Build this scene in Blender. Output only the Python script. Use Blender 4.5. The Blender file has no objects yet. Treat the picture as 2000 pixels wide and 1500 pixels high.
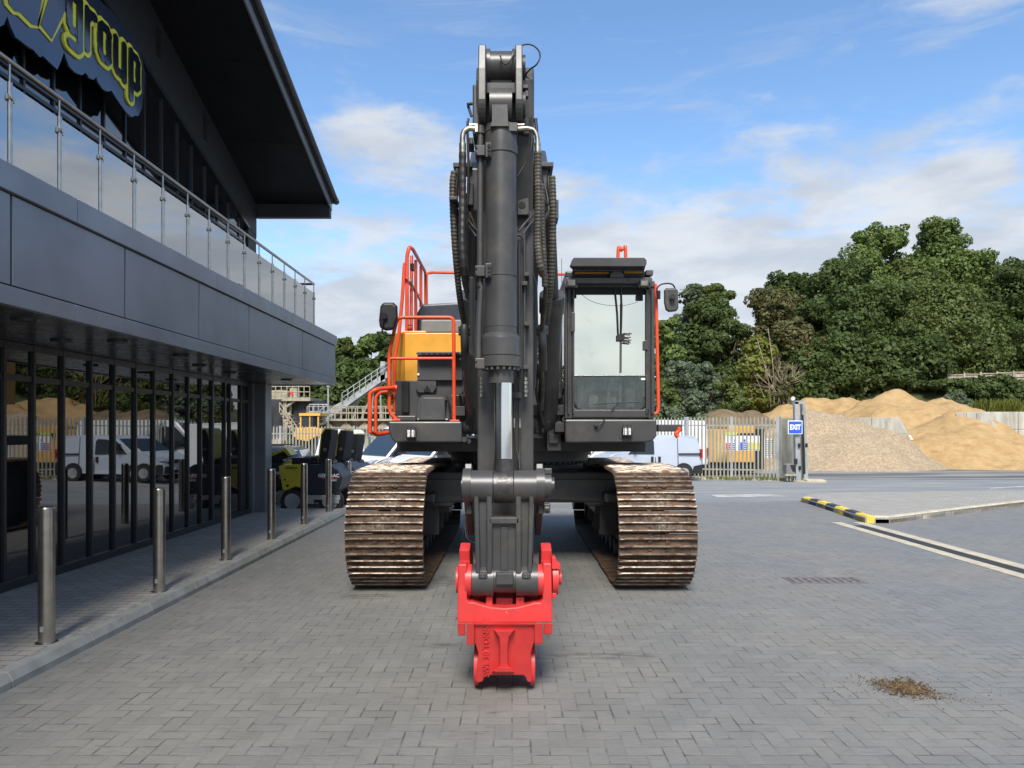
import bpy, math, random
import numpy as np
from mathutils import Vector, Matrix
random.seed(7); RNG = np.random.default_rng(7)
R = math.radians
C = bpy.context.scene.collection
# ---------------------------------------------------------------- camera, world, sun, exposure
F = 1420.0; CX = 1000.0; HY = 838.0; CH = 1.67
cam = bpy.data.cameras.new('camera'); co = bpy.data.objects.new('camera', cam); C.objects.link(co)
co.location = (0, 0, CH); co.rotation_euler = (R(90), 0, 0)
cam.sensor_width = 36; cam.lens = F/2000*36; cam.shift_y = (HY-750)/2000; cam.clip_end = 3000; cam.clip_start = .05
S = bpy.context.scene; S.camera = co
S.view_settings.view_transform = 'Standard'; S.view_settings.look = 'None'
S.view_settings.exposure = 1.2; S.view_settings.gamma = 1
SUN_EL = R(48); SUN_DIR = Vector((-.04, -1, 0)).normalized()   # horizontal direction towards the sun
sd = bpy.data.lights.new('sun', 'SUN'); sd.energy = 2.3; sd.angle = R(20); sd.color = (1, .95, .88)
so = bpy.data.objects.new('sun', sd); C.objects.link(so)
sv = Vector((SUN_DIR.x*math.cos(SUN_EL), SUN_DIR.y*math.cos(SUN_EL), math.sin(SUN_EL)))
so.rotation_euler = sv.to_track_quat('Z', 'Y').to_euler(); so.location = (0, -5, 30)

class NT:                                    # small helper for node maths
    def __init__(s, tree): s.t = tree; s.n = tree.nodes; s.l = tree.links
    def node(s, k, **kw):
        n = s.n.new(k)
        for a, b in kw.items(): setattr(n, a, b)
        return n
    def put(s, sock, v):
        if isinstance(v, bpy.types.NodeSocket): s.l.new(v, sock)
        else: sock.default_value = v
    def m(s, op, a, b=None, c=None, clamp=False):
        n = s.node('ShaderNodeMath', operation=op, use_clamp=clamp)
        s.put(n.inputs[0], a)
        if b is not None: s.put(n.inputs[1], b)
        if c is not None: s.put(n.inputs[2], c)
        return n.outputs[0]
    def mix(s, f, a, b, mode='MIX'):
        n = s.node('ShaderNodeMix', data_type='RGBA', blend_type=mode)
        s.put(n.inputs[0], f); s.put(n.inputs[6], col4(a)); s.put(n.inputs[7], col4(b))
        return n.outputs[2]
    def noise(s, vec, scale, detail=4, rough=.55, dist=0):
        n = s.node('ShaderNodeTexNoise'); s.put(n.inputs['Scale'], scale)
        n.inputs['Detail'].default_value = detail; n.inputs['Roughness'].default_value = rough
        n.inputs['Distortion'].default_value = dist
        if vec is not None: s.l.new(vec, n.inputs['Vector'])
        return n.outputs[0]
    def ramp(s, v, lo, hi):                  # linear step lo..hi
        n = s.node('ShaderNodeMapRange'); n.interpolation_type = 'SMOOTHSTEP'
        s.put(n.inputs[0], v); n.inputs[1].default_value = lo; n.inputs[2].default_value = hi
        return n.outputs[0]
    def xyz(s, v):
        n = s.node('ShaderNodeSeparateXYZ'); s.l.new(v, n.inputs[0]); return n.outputs
    def comb(s, x, y, z):
        n = s.node('ShaderNodeCombineXYZ'); s.put(n.inputs[0], x); s.put(n.inputs[1], y); s.put(n.inputs[2], z); return n.outputs[0]
    def pos(s): return s.node('ShaderNodeNewGeometry').outputs['Position']
    def obj(s): return s.node('ShaderNodeTexCoord').outputs['Object']
def col4(c):
    if isinstance(c, bpy.types.NodeSocket): return c
    return (c[0], c[1], c[2], 1) if len(c) == 3 else c

def make_world():
    w = bpy.data.worlds.new('World'); S.world = w; w.use_nodes = True
    t = NT(w.node_tree); bg = t.n['Background']
    sky = t.node('ShaderNodeTexSky', sky_type='NISHITA'); sky.sun_disc = False
    sky.sun_elevation = SUN_EL; sky.sun_rotation = math.atan2(SUN_DIR.x, SUN_DIR.y)
    sky.air_density = 1.0; sky.dust_density = .6; sky.ozone_density = 1.6
    d = t.node('ShaderNodeTexCoord').outputs['Generated']
    x, y, z = t.xyz(d)
    el = t.m('MAXIMUM', z, .0)
    # cloud layer seen in perspective: divide by elevation, softened near the horizon
    k = t.m('DIVIDE', 1, t.m('ADD', el, .22))
    p = t.comb(t.m('MULTIPLY', x, k), t.m('MULTIPLY', y, k), t.m('MULTIPLY', z, 3.2))
    n1 = t.noise(p, 1.9, 9, .56, .25)
    n2 = t.noise(p, 6.5, 7, .6, .4)
    nn = t.m('ADD', t.m('MULTIPLY', n1, .75), t.m('MULTIPLY', n2, .25))
    # more cloud towards the horizon
    th = t.m('ADD', .37, t.m('MULTIPLY', t.ramp(el, .12, .40), .17))
    # one cumulus over the roof end and less cloud high up ahead
    def blob(cx, cy, sx, sy, amp):
        ux = t.m('DIVIDE', t.m('SUBTRACT', t.m('DIVIDE', x, t.m('MAXIMUM', y, .05)), cx), sx)
        uz = t.m('DIVIDE', t.m('SUBTRACT', t.m('DIVIDE', z, t.m('MAXIMUM', y, .05)), cy), sy)
        r = t.m('ADD', t.m('MULTIPLY', ux, ux), t.m('MULTIPLY', uz, uz))
        g = t.m('EXPONENT', t.m('MULTIPLY', r, -1))
        return t.m('MULTIPLY', t.m('MULTIPLY', g, amp), t.ramp(y, .05, .2))
    boost = t.m('ADD', blob(-.175, .405, .12, .038, .19), t.m('MULTIPLY', t.ramp(x, .52, .64), -.09))
    for b in ((.26, .23, .24, .075, .12), (.05, .5, .035, .02, .05), (.60, .25, .25, .06, .05), (.66, .33, .12, .06, .05), (.42, .16, .4, .06, .10),
              (-.30, .30, .12, .06, -.10), (-.15, .15, .2, .09, .10), (.25, .62, .4, .13, -.08), (.0, .66, .35, .1, -.10)):
        boost = t.m('ADD', boost, blob(*b))
    nn = t.m('ADD', nn, boost)
    nn = t.m('ADD', nn, t.m('MULTIPLY', t.ramp(y, .1, -.4), .12))          # extra unseen cloud added behind the camera for warmer fill light
    mask = t.ramp(t.m('SUBTRACT', nn, th), -.03, .15)
    wisp = t.m('MULTIPLY', t.ramp(t.noise(t.comb(t.m('MULTIPLY', x, 2), t.m('MULTIPLY', y, 2), t.m('MULTIPLY', z, 14)), 1.6, 8, .62, .8), .5, .75), .35)
    mask = t.m('MAXIMUM', mask, wisp)
    shade = t.ramp(t.noise(p, 3.6, 6, .55, .2), .35, .68)
    cc = t.mix(shade, (1.70, 1.84, 2.06), (2.32, 2.40, 2.50))
    hz = t.m('MULTIPLY', t.m('SUBTRACT', 1, t.ramp(el, 0, .22)), .35)
    hs = t.node('ShaderNodeHueSaturation'); hs.inputs['Saturation'].default_value = 1.12; hs.inputs['Value'].default_value = .68
    t.l.new(sky.outputs[0], hs.inputs['Color'])
    base = t.mix(hz, hs.outputs[0], (1.0, 1.55, 2.35))
    out = t.mix(t.m('MULTIPLY', mask, .93), base, cc)
    t.l.new(out, bg.inputs['Color']); bg.inputs['Strength'].default_value = .15
make_world()

# ---------------------------------------------------------------- materials
def mat(name, c, rough=.5, metal=0, var=.15, vs=6, bump=0, bs=60, spec=.5, coat=0, c2=None, dirt=None, dirts=2.5, dirt_lo=.55, dirt_hi=.75, ior=None):
    m = bpy.data.materials.new(name); m.use_nodes = True
    t = NT(m.node_tree); b = t.n['Principled BSDF']
    p = t.obj()
    n = t.noise(p, vs, 5)
    c2 = c2 or tuple(min(1, v*(1+var*1.6)) for v in c)
    c1 = tuple(v*(1-var) for v in c)
    col = t.mix(t.ramp(n, .3, .7), c1, c2)
    if dirt: col = t.mix(t.ramp(t.noise(p, dirts, 7, .65), dirt_lo, dirt_hi), col, dirt)
    t.l.new(col, b.inputs['Base Color'])
    t.l.new(t.m('ADD', rough-.06, t.m('MULTIPLY', t.noise(p, vs*2.3, 4), .12)), b.inputs['Roughness'])
    b.inputs['Metallic'].default_value = metal; b.inputs['Specular IOR Level'].default_value = spec
    if ior: b.inputs['IOR'].default_value = ior
    b.inputs['Coat Weight'].default_value = coat; b.inputs['Coat Roughness'].default_value = .08
    if bump:
        bn = t.node('ShaderNodeBump'); bn.inputs['Strength'].default_value = bump; bn.inputs['Distance'].default_value = .01
        t.l.new(t.noise(p, bs, 5, .6), bn.inputs['Height']); t.l.new(bn.outputs[0], b.inputs['Normal'])
    return m
M = {}
M['iron'] = mat('dark_grey_paint', (.044, .044, .044), .5, var=.12, vs=3, bump=.06, bs=45, dirt=(.085, .078, .066), dirts=2.2, dirt_lo=.56, dirt_hi=.85)
M['iron2'] = mat('satin_grey_paint', (.050, .050, .050), .36, var=.14, vs=3, bump=.05, bs=30, spec=.5, dirt=(.088, .080, .066), dirts=4, dirt_lo=.48, dirt_hi=.74)
M['panelgrey'] = mat('panel_grey', (.058, .059, .061), .5, var=.08, vs=4, bump=.03, dirt=(.11, .105, .09), dirts=3)
M['lgrey'] = mat('light_panel_grey', (.16, .165, .165), .5, var=.08)
M['navy'] = mat('navy_hood', (.028, .033, .048), .4, var=.1)
M['black'] = mat('black_plastic', (.012, .012, .013), .45, var=.2)
M['blackm'] = mat('matt_black', (.012, .012, .012), .8, var=.2)
M['rubber'] = mat('tyre_rubber', (.018, .018, .018), .8, var=.3, bump=.1)
M['hose'] = mat('black_hose', (.016, .016, .016), .5, var=.2, dirt=(.05, .045, .035), dirts=9, dirt_lo=.5)
M['sleeve'] = mat('dusty_hose', (.045, .04, .03), .6, var=.3, dirt=(.12, .105, .075), dirts=14, dirt_lo=.45)
M['orange'] = mat('orange_paint', (.72, .075, .022), .38, var=.1, vs=5, dirt=(.35, .05, .03), dirts=6, dirt_lo=.62, dirt_hi=.8)
M['yellow'] = mat('yellow_paint', (.70, .34, .035), .38, var=.06, dirt=(.42, .22, .05), dirts=3, dirt_lo=.6, dirt_hi=.9)
M['red'] = mat('red_paint', (.58, .040, .038), .42, var=.07, vs=7, bump=.12, bs=35, dirt=(.70, .22, .20), dirts=16, dirt_lo=.69, dirt_hi=.74)
M['chrome'] = mat('chrome_rod', (.82, .84, .86), .09, metal=1, var=.03)
M['steel'] = mat('brushed_steel', (.42, .39, .34), .3, metal=1, var=.1, vs=14)
M['zinc'] = mat('zinc_fitting', (.36, .34, .28), .42, metal=1, var=.25, vs=30)
M['galv'] = mat('galvanised_steel', (.34, .36, .36), .55, metal=.4, var=.15, vs=2, dirt=(.3, .28, .22), dirts=1.5)
M['galv_y'] = mat('weathered_palisade', (.27, .27, .235), .65, metal=.1, var=.15, vs=2, dirt=(.3, .26, .17), dirts=1.2, dirt_lo=.45)
M['wornsteel'] = mat('worn_eye_steel', (.055, .052, .05), .33, metal=.3, var=.3, vs=9, bump=.45, bs=22, dirt=(.26, .2, .15), dirts=7, dirt_lo=.62, dirt_hi=.68)
M['cladding'] = mat('anthracite_cladding', (.22, .24, .27), .34, metal=.25, var=.10, vs=1.2, bump=.02, bs=8)
M['clad_dark'] = mat('dark_cladding', (.03, .034, .04), .55, var=.1, vs=1.4, spec=.3)
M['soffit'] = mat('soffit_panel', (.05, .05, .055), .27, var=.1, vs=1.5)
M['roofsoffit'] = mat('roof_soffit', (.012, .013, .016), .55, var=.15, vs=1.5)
M['frame'] = mat('window_frame', (.022, .025, .03), .35, var=.1)
M['wpaint'] = mat('white_vehicle_paint', (.78, .79, .80), .25, var=.02, coat=.5)
M['spaint'] = mat('silver_vehicle_paint', (.44, .49, .57), .38, metal=0, var=.02, vs=1.5, coat=.3)
M['bpaint'] = mat('dark_vehicle_paint', (.035, .045, .075), .22, metal=.3, var=.05, coat=.6)
M['lamp'] = mat('lamp_glass', (.6, .6, .58), .12, var=.25, vs=60)
M['lampback'] = mat('headlamp_glass', (.42, .45, .48), .1, metal=.3, var=.4, vs=30)
M['redlamp'] = mat('tail_lamp', (.32, .01, .012), .15)
M['genyellow'] = mat('olive_yellow_panel', (.52, .44, .03), .4, var=.05)
M['gendark'] = mat('dark_blue_shell', (.018, .022, .034), .45, var=.1)
M['beige'] = mat('dusty_beige_steel', (.31, .275, .20), .8, var=.2, dirt=(.25, .2, .13), dirts=1.5)
M['siloblack'] = mat('silo_sheet', (.026, .028, .032), .6, var=.4, vs=1.1)
M['concrete'] = mat('hopper_concrete', (.33, .28, .2), .9, var=.25, vs=.7, bump=.2, bs=4)
M['tan'] = mat('tan_panel', (.52, .36, .15), .7, var=.08, vs=1)
M['oy'] = mat('ochre_panel', (.66, .36, .06), .6, var=.08, vs=1)
M['white'] = mat('white_sheet', (.8, .8, .8), .5, var=.03)
M['blue'] = mat('sign_blue', (.02, .10, .62), .4, var=.03)
M['green'] = mat('rocket_yellow_print', (.62, .62, .05), .5, var=.03)
M['signred'] = mat('sign_red', (.6, .04, .05), .5, var=.03)
M['kyellow'] = mat('kerb_yellow', (.72, .52, .06), .75, var=.15, vs=8, dirt=(.3, .25, .12), dirts=5)
M['kblack'] = mat('kerb_black', (.035, .042, .06), .7, var=.2, vs=8)
M['wood'] = mat('weathered_wood', (.36, .31, .24), .85, var=.25, vs=3)
M['bark'] = mat('bark', (.10, .08, .06), .9, var=.4, vs=4)
M['deadbark'] = mat('pale_dead_branches', (.30, .25, .17), .9, var=.3, vs=4)
M['letyellow'] = mat('letter_yellow', (.74, .70, .05), .4, var=.04)
M['letblack'] = mat('letter_dark', (.01, .013, .022), .12, var=.1, coat=.6)
M['signboard'] = mat('sign_board_metal', (.045, .06, .10), .2, metal=.35, var=.05, coat=.4)
M['screenmirror'] = mat('bright_mirror_screen', (.95, .96, .84), .07, metal=1, var=.02, vs=2, dirt=(.84, .86, .75), dirts=3)  # invented mirror coating, added so the windscreen looks as bright as the sky
M['blind'] = mat('milky_screen_film', (.74, .78, .69), .5, var=.05, vs=2.2, c2=(.84, .86, .78), dirt=(.66, .69, .61), dirts=2, dirt_lo=.5, dirt_hi=.8)
M['seatgrey'] = mat('cab_interior', (.13, .13, .12), .7, var=.4, vs=7)
M['cone'] = mat('yellow_hose', (.75, .66, .03), .5, var=.05)

def glass(name, tint=(1, 1, 1), rough=0, ior=1.5, alpha=.12, refl=None):
    m = bpy.data.materials.new(name); m.use_nodes = True
    t = NT(m.node_tree); t.n.remove(t.n['Principled BSDF'])
    tr = t.node('ShaderNodeBsdfTransparent'); tr.inputs[0].default_value = (*tint, 1)
    gl = t.node('ShaderNodeBsdfGlossy'); gl.inputs['Roughness'].default_value = rough; gl.inputs[0].default_value = (1, 1, 1, 1)
    fr = t.node('ShaderNodeFresnel'); fr.inputs[0].default_value = ior
    mx = t.node('ShaderNodeMixShader'); t.l.new(fr.outputs[0], mx.inputs[0]); t.l.new(tr.outputs[0], mx.inputs[1]); t.l.new(gl.outputs[0], mx.inputs[2])
    t.l.new(mx.outputs[0], t.n['Material Output'].inputs[0]); return m
M['balglass'] = glass('balustrade_glass', (.80, .86, .90), 0, 5.2)
M['cabglass'] = glass('cab_glass', (.93, .97, .94), 0, 1.7)
def darkglass(name, c=(.006, .007, .009), ior=2.2, rough=.01):
    m = bpy.data.materials.new(name); m.use_nodes = True
    b = m.node_tree.nodes['Principled BSDF']; b.inputs['Base Color'].default_value = (*c, 1)
    b.inputs['Roughness'].default_value = rough; b.inputs['IOR'].default_value = ior
    t = NT(m.node_tree); bn = t.node('ShaderNodeBump'); bn.inputs['Strength'].default_value = .012; bn.inputs['Distance'].default_value = .02
    t.l.new(t.noise(t.pos(), 1.3, 2), bn.inputs['Height']); t.l.new(bn.outputs[0], b.inputs['Normal'])
    return m
M['officeglass'] = darkglass('office_glass', ior=2.35)
M['upperglass'] = darkglass('upper_glass', ior=2.3)
M['carglass'] = darkglass('vehicle_glass', (.015, .022, .028), 1.65)
M['cabint'] = mat('pale_cab_interior', (.42, .44, .40), .7, var=.3, vs=7)

def mat_track():
    m = bpy.data.materials.new('rusty_track_steel'); m.use_nodes = True
    t = NT(m.node_tree); b = t.n['Principled BSDF']; p = t.pos()
    x, y, z = t.xyz(p)
    ps = t.comb(t.m('MULTIPLY', x, .45), y, z)
    n = t.noise(ps, 16, 8, .68); n2 = t.noise(p, 9, 6, .6)
    c = t.mix(t.ramp(n, .34, .62), (.042, .028, .021), (.135, .082, .05))
    c = t.mix(t.ramp(n2, .54, .68), c, (.165, .112, .072))
    c = t.mix(t.ramp(t.noise(ps, 30, 6, .7), .55, .68), c, (.03, .025, .022))
    t.l.new(c, b.inputs['Base Color']); b.inputs['Metallic'].default_value = .0; b.inputs['Specular IOR Level'].default_value = .3
    t.l.new(t.m('ADD', .55, t.m('MULTIPLY', n, .4)), b.inputs['Roughness'])
    bn = t.node('ShaderNodeBump'); bn.inputs['Strength'].default_value = .5; bn.inputs['Distance'].default_value = .006
    t.l.new(n, bn.inputs['Height']); t.l.new(bn.outputs[0], b.inputs['Normal'])
    return m
M['track'] = mat_track()
M['grouser'] = mat('polished_grouser_edge', (.31, .265, .22), .45, metal=.7, var=.3, vs=16, dirt=(.16, .10, .07), dirts=9, dirt_lo=.5, dirt_hi=.62)
M['mudpad'] = mat('caked_mud', (.105, .078, .055), .9, var=.4, vs=25, bump=.5, bs=90, dirt=(.3, .24, .16), dirts=30, dirt_lo=.58, dirt_hi=.62)

# ---------------------------------------------------------------- mesh building
def W(px, py, Y): return Vector(((px-CX)/F*Y, Y, CH-(py-HY)/F*Y))
def G(px, py, z=0):
    Y = (CH-z)*F/(py-HY); return Vector(((px-CX)/F*Y, Y, z))
class MB:
    def __init__(s): s.v = []; s.f = []; s.sm = []; s.mi = []; s.cur = 0; s.pc = []; s.hold = 0; s.pid = 0
    def add(s, vs, fs, smooth=False):
        o = len(s.v); s.v += [tuple(v) for v in vs]
        if not s.hold: s.pid += 1
        s.pc += [s.pid]*len(fs)
        for f in fs: s.f.append(tuple(i+o for i in f)); s.sm.append(smooth); s.mi.append(s.cur)
        return s
    def box(s, x0, x1, y0, y1, z0, z1):
        x0, x1 = min(x0, x1), max(x0, x1); y0, y1 = min(y0, y1), max(y0, y1); z0, z1 = min(z0, z1), max(z0, z1)
        return s.add([(x0,y0,z0),(x1,y0,z0),(x1,y1,z0),(x0,y1,z0),(x0,y0,z1),(x1,y0,z1),(x1,y1,z1),(x0,y1,z1)],
                     [(0,3,2,1),(4,5,6,7),(0,1,5,4),(1,2,6,5),(2,3,7,6),(3,0,4,7)])
    def pbox(s, a, b, c, d, Y0, Y1):
        p, q = W(a, d, Y0), W(b, c, Y0); return s.box(p.x, q.x, Y0, Y1, p.z, q.z)
    def prism(s, poly, n0, n1):                # poly: 3D points; n0,n1: offset vectors
        k = len(poly); a = [Vector(p)+Vector(n0) for p in poly]; b = [Vector(p)+Vector(n1) for p in poly]
        return s.add(a+b, [tuple(range(k))[::-1], tuple(range(k, 2*k))]+[(i, (i+1) % k, (i+1) % k+k, i+k) for i in range(k)])
    def pprism(s, pts, Y0, Y1): return s.prism([W(a, b, Y0) for a, b in pts], (0,0,0), (0, Y1-Y0, 0))
    def xprism(s, yz, x0, x1): return s.prism([(0, y, z) for y, z in yz], (x0,0,0), (x1,0,0))
    def cyl(s, p0, p1, r0, r1=None, n=20, caps=True):
        p0, p1 = Vector(p0), Vector(p1); r1 = r0 if r1 is None else r1
        d = (p1-p0).normalized(); u = d.orthogonal().normalized(); w = d.cross(u)
        cs = [(math.cos(2*math.pi*i/n), math.sin(2*math.pi*i/n)) for i in range(n)]
        vs = [p0+(u*a+w*b)*r0 for a, b in cs]+[p1+(u*a+w*b)*r1 for a, b in cs]
        s.pid += 1; s.hold += 1
        s.add(vs, [(i, (i+1) % n, (i+1) % n+n, i+n) for i in range(n)], True)
        if caps:
            s.add(vs[:n], [tuple(range(n))[::-1]]); s.add(vs[n:], [tuple(range(n))])
        s.hold -= 1; return s
    def xcyl(s, x0, x1, y, z, r, n=28): return s.cyl((x0, y, z), (x1, y, z), r, n=n)
    def pxcyl(s, a, b, py, Y, rpx, n=28):      # horizontal drum along X seen at px a..b with radius in px
        p, q = W(a, py, Y), W(b, py, Y); return s.xcyl(p.x, q.x, Y, p.z, rpx/F*Y, n)
    def lathe(s, pts, n=28):                   # (z, r) revolve about vertical axis given as (x,y,[ (z,r)..])
        x, y, prof = pts
        for (z0, r0), (z1, r1) in zip(prof, prof[1:]):
            s.cyl((x, y, z0), (x, y, z1), max(r0, 1e-4), max(r1, 1e-4), n, caps=False) if abs(z0-z1) > 1e-6 else \
            s.cyl((x, y, z0), (x, y, z1+1e-5), max(r0, 1e-4), max(r1, 1e-4), n, caps=False)
        return s
    def tube(s, pts, r, n=10, sub=6, ribs=0, pitch=.02, closed=False, straight=False):
        P = [Vector(p) for p in pts]
        if not straight and len(P) > 2:        # catmull-rom
            Q = []
            E = [P[0]*2-P[1]]+P+[P[-1]*2-P[-2]]
            for i in range(1, len(E)-2):
                for k in range(sub):
                    t = k/sub; a, b, c, d = E[i-1], E[i], E[i+1], E[i+2]
                    Q.append(.5*((2*b)+(c-a)*t+(2*a-5*b+4*c-d)*t*t+(3*b-a-3*c+d)*t**3))
            Q.append(P[-1]); P = Q
        if ribs:                               # resample for corrugation
            L = [0]
            for a, b in zip(P, P[1:]): L.append(L[-1]+(b-a).length)
            m = max(4, int(L[-1]/pitch*2)); Q = []; j = 0
            for i in range(m+1):
                d = L[-1]*i/m
                while j < len(L)-2 and L[j+1] < d: j += 1
                Q.append(P[j].lerp(P[j+1], min(1, (d-L[j])/max(1e-9, L[j+1]-L[j]))))
            P = Q
        rings = []; u = None
        for i, p in enumerate(P):
            d = (P[min(i+1, len(P)-1)]-P[max(i-1, 0)]).normalized()
            u = d.orthogonal().normalized() if u is None else (u-d*u.dot(d)).normalized()
            w = d.cross(u); rr = r*(1+(ribs if i % 2 else 0))
            rings.append([p+(u*math.cos(2*math.pi*k/n)+w*math.sin(2*math.pi*k/n))*rr for k in range(n)])
        vs = [v for g in rings for v in g]; fs = []
        for i in range(len(rings)-1):
            for k in range(n): fs.append((i*n+k, i*n+(k+1) % n, (i+1)*n+(k+1) % n, (i+1)*n+k))
        s.pid += 1; s.hold += 1; s.add(vs, fs, not ribs)
        s.add(rings[0], [tuple(range(n))[::-1]]); s.add(rings[-1], [tuple(range(n))]); s.hold -= 1
        return s
    def quad(s, a, b, c, d): return s.add([a, b, c, d], [(0, 1, 2, 3)])
    def split(s, name, m, parent=None, bevel=0, seg=2):     # every piece an object of its own
        out = []
        for k in sorted(set(s.pc)):
            b = MB(); ids = {}
            for f, sm, mi, pc in zip(s.f, s.sm, s.mi, s.pc):
                if pc != k: continue
                nf = []
                for i in f:
                    if i not in ids: ids[i] = len(b.v); b.v.append(s.v[i])
                    nf.append(ids[i])
                b.f.append(tuple(nf)); b.sm.append(sm); b.mi.append(mi)
            out.append(b.build(name, m, parent, bevel, seg))
        return out
    def build(s, name, m, parent=None, bevel=0, seg=2, origin=None, smooth_all=False):
        me = bpy.data.meshes.new(name)
        o = Vector(origin) if origin is not None else (Vector(parent['_o']) if parent is not None and '_o' in parent else Vector((0,0,0)))
        me.from_pydata([tuple(Vector(v)-o) for v in s.v], [], s.f)
        for k in (m if isinstance(m, (list, tuple)) else [m]): me.materials.append(M[k] if isinstance(k, str) else k)
        me.polygons.foreach_set('use_smooth', [True]*len(s.f) if smooth_all else s.sm); me.polygons.foreach_set('material_index', s.mi)
        me.update()
        ob = bpy.data.objects.new(name, me); C.objects.link(ob)
        if parent is not None: ob.parent = parent
        elif origin is not None: ob.location = o
        ob['_o'] = tuple(o)
        if bevel:
            b = ob.modifiers.new('bevel', 'BEVEL'); b.width = bevel; b.segments = seg; b.limit_method = 'ANGLE'; b.angle_limit = R(45)
        return ob
def subparent(o, par): o.parent = par; return o
def thing(name, label, cat, loc=(0,0,0), group=None, local=False):
    o = bpy.data.objects.new(name, None); C.objects.link(o); o.location = loc; o.empty_display_size = .2
    o['_o'] = (0.,0.,0.) if local else tuple(float(v) for v in loc)
    o['label'] = label; o['category'] = cat
    if group: o['group'] = group
    return o
def tag(o, label, cat, group=None):
    o['label'] = label; o['category'] = cat
    if group: o['group'] = group
    return o
def struct(o): o['kind'] = 'structure'; return o
def copy_tree(o, parent=None):
    c = o.copy(); C.objects.link(c)
    if parent is not None: c.parent = parent
    for ch in list(o.children): copy_tree(ch, c)
    return c
def text_mesh(body, size, extrude=.004, offset=0, sx=1, spacing=1, shear=0, align='CENTER'):
    cu = bpy.data.curves.new('t', 'FONT'); cu.body = body; cu.size = size; cu.extrude = extrude; cu.offset = offset
    cu.space_character = spacing; cu.shear = shear; cu.align_x = align; cu.align_y = 'CENTER'; cu.resolution_u = 4
    ob = bpy.data.objects.new('t', cu); C.objects.link(ob)
    bpy.context.view_layer.update()
    me = bpy.data.meshes.new_from_object(ob.evaluated_get(bpy.context.evaluated_depsgraph_get()))
    bpy.data.objects.remove(ob); bpy.data.curves.remove(cu)
    if sx != 1: me.transform(Matrix.Diagonal((sx, 1, 1, 1)))
    return me
def text_obj(name, me, m, mtx, parent=None):
    me.transform(mtx)
    if parent is not None: me.transform(Matrix.Translation(-Vector(parent['_o'])))
    me.materials.clear(); me.materials.append(M[m])
    o = bpy.data.objects.new(name, me); C.objects.link(o)
    if parent is not None: o.parent = parent; o['_o'] = tuple(parent['_o'])
    return o
def frame_mtx(o, xdir, ydir):                  # text plane placed at o
    x = Vector(xdir).normalized(); y = Vector(ydir).normalized(); z = x.cross(y)
    return Matrix(((x.x, y.x, z.x, o[0]), (x.y, y.y, z.y, o[1]), (x.z, y.z, z.z, o[2]), (0,0,0,1)))
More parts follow.
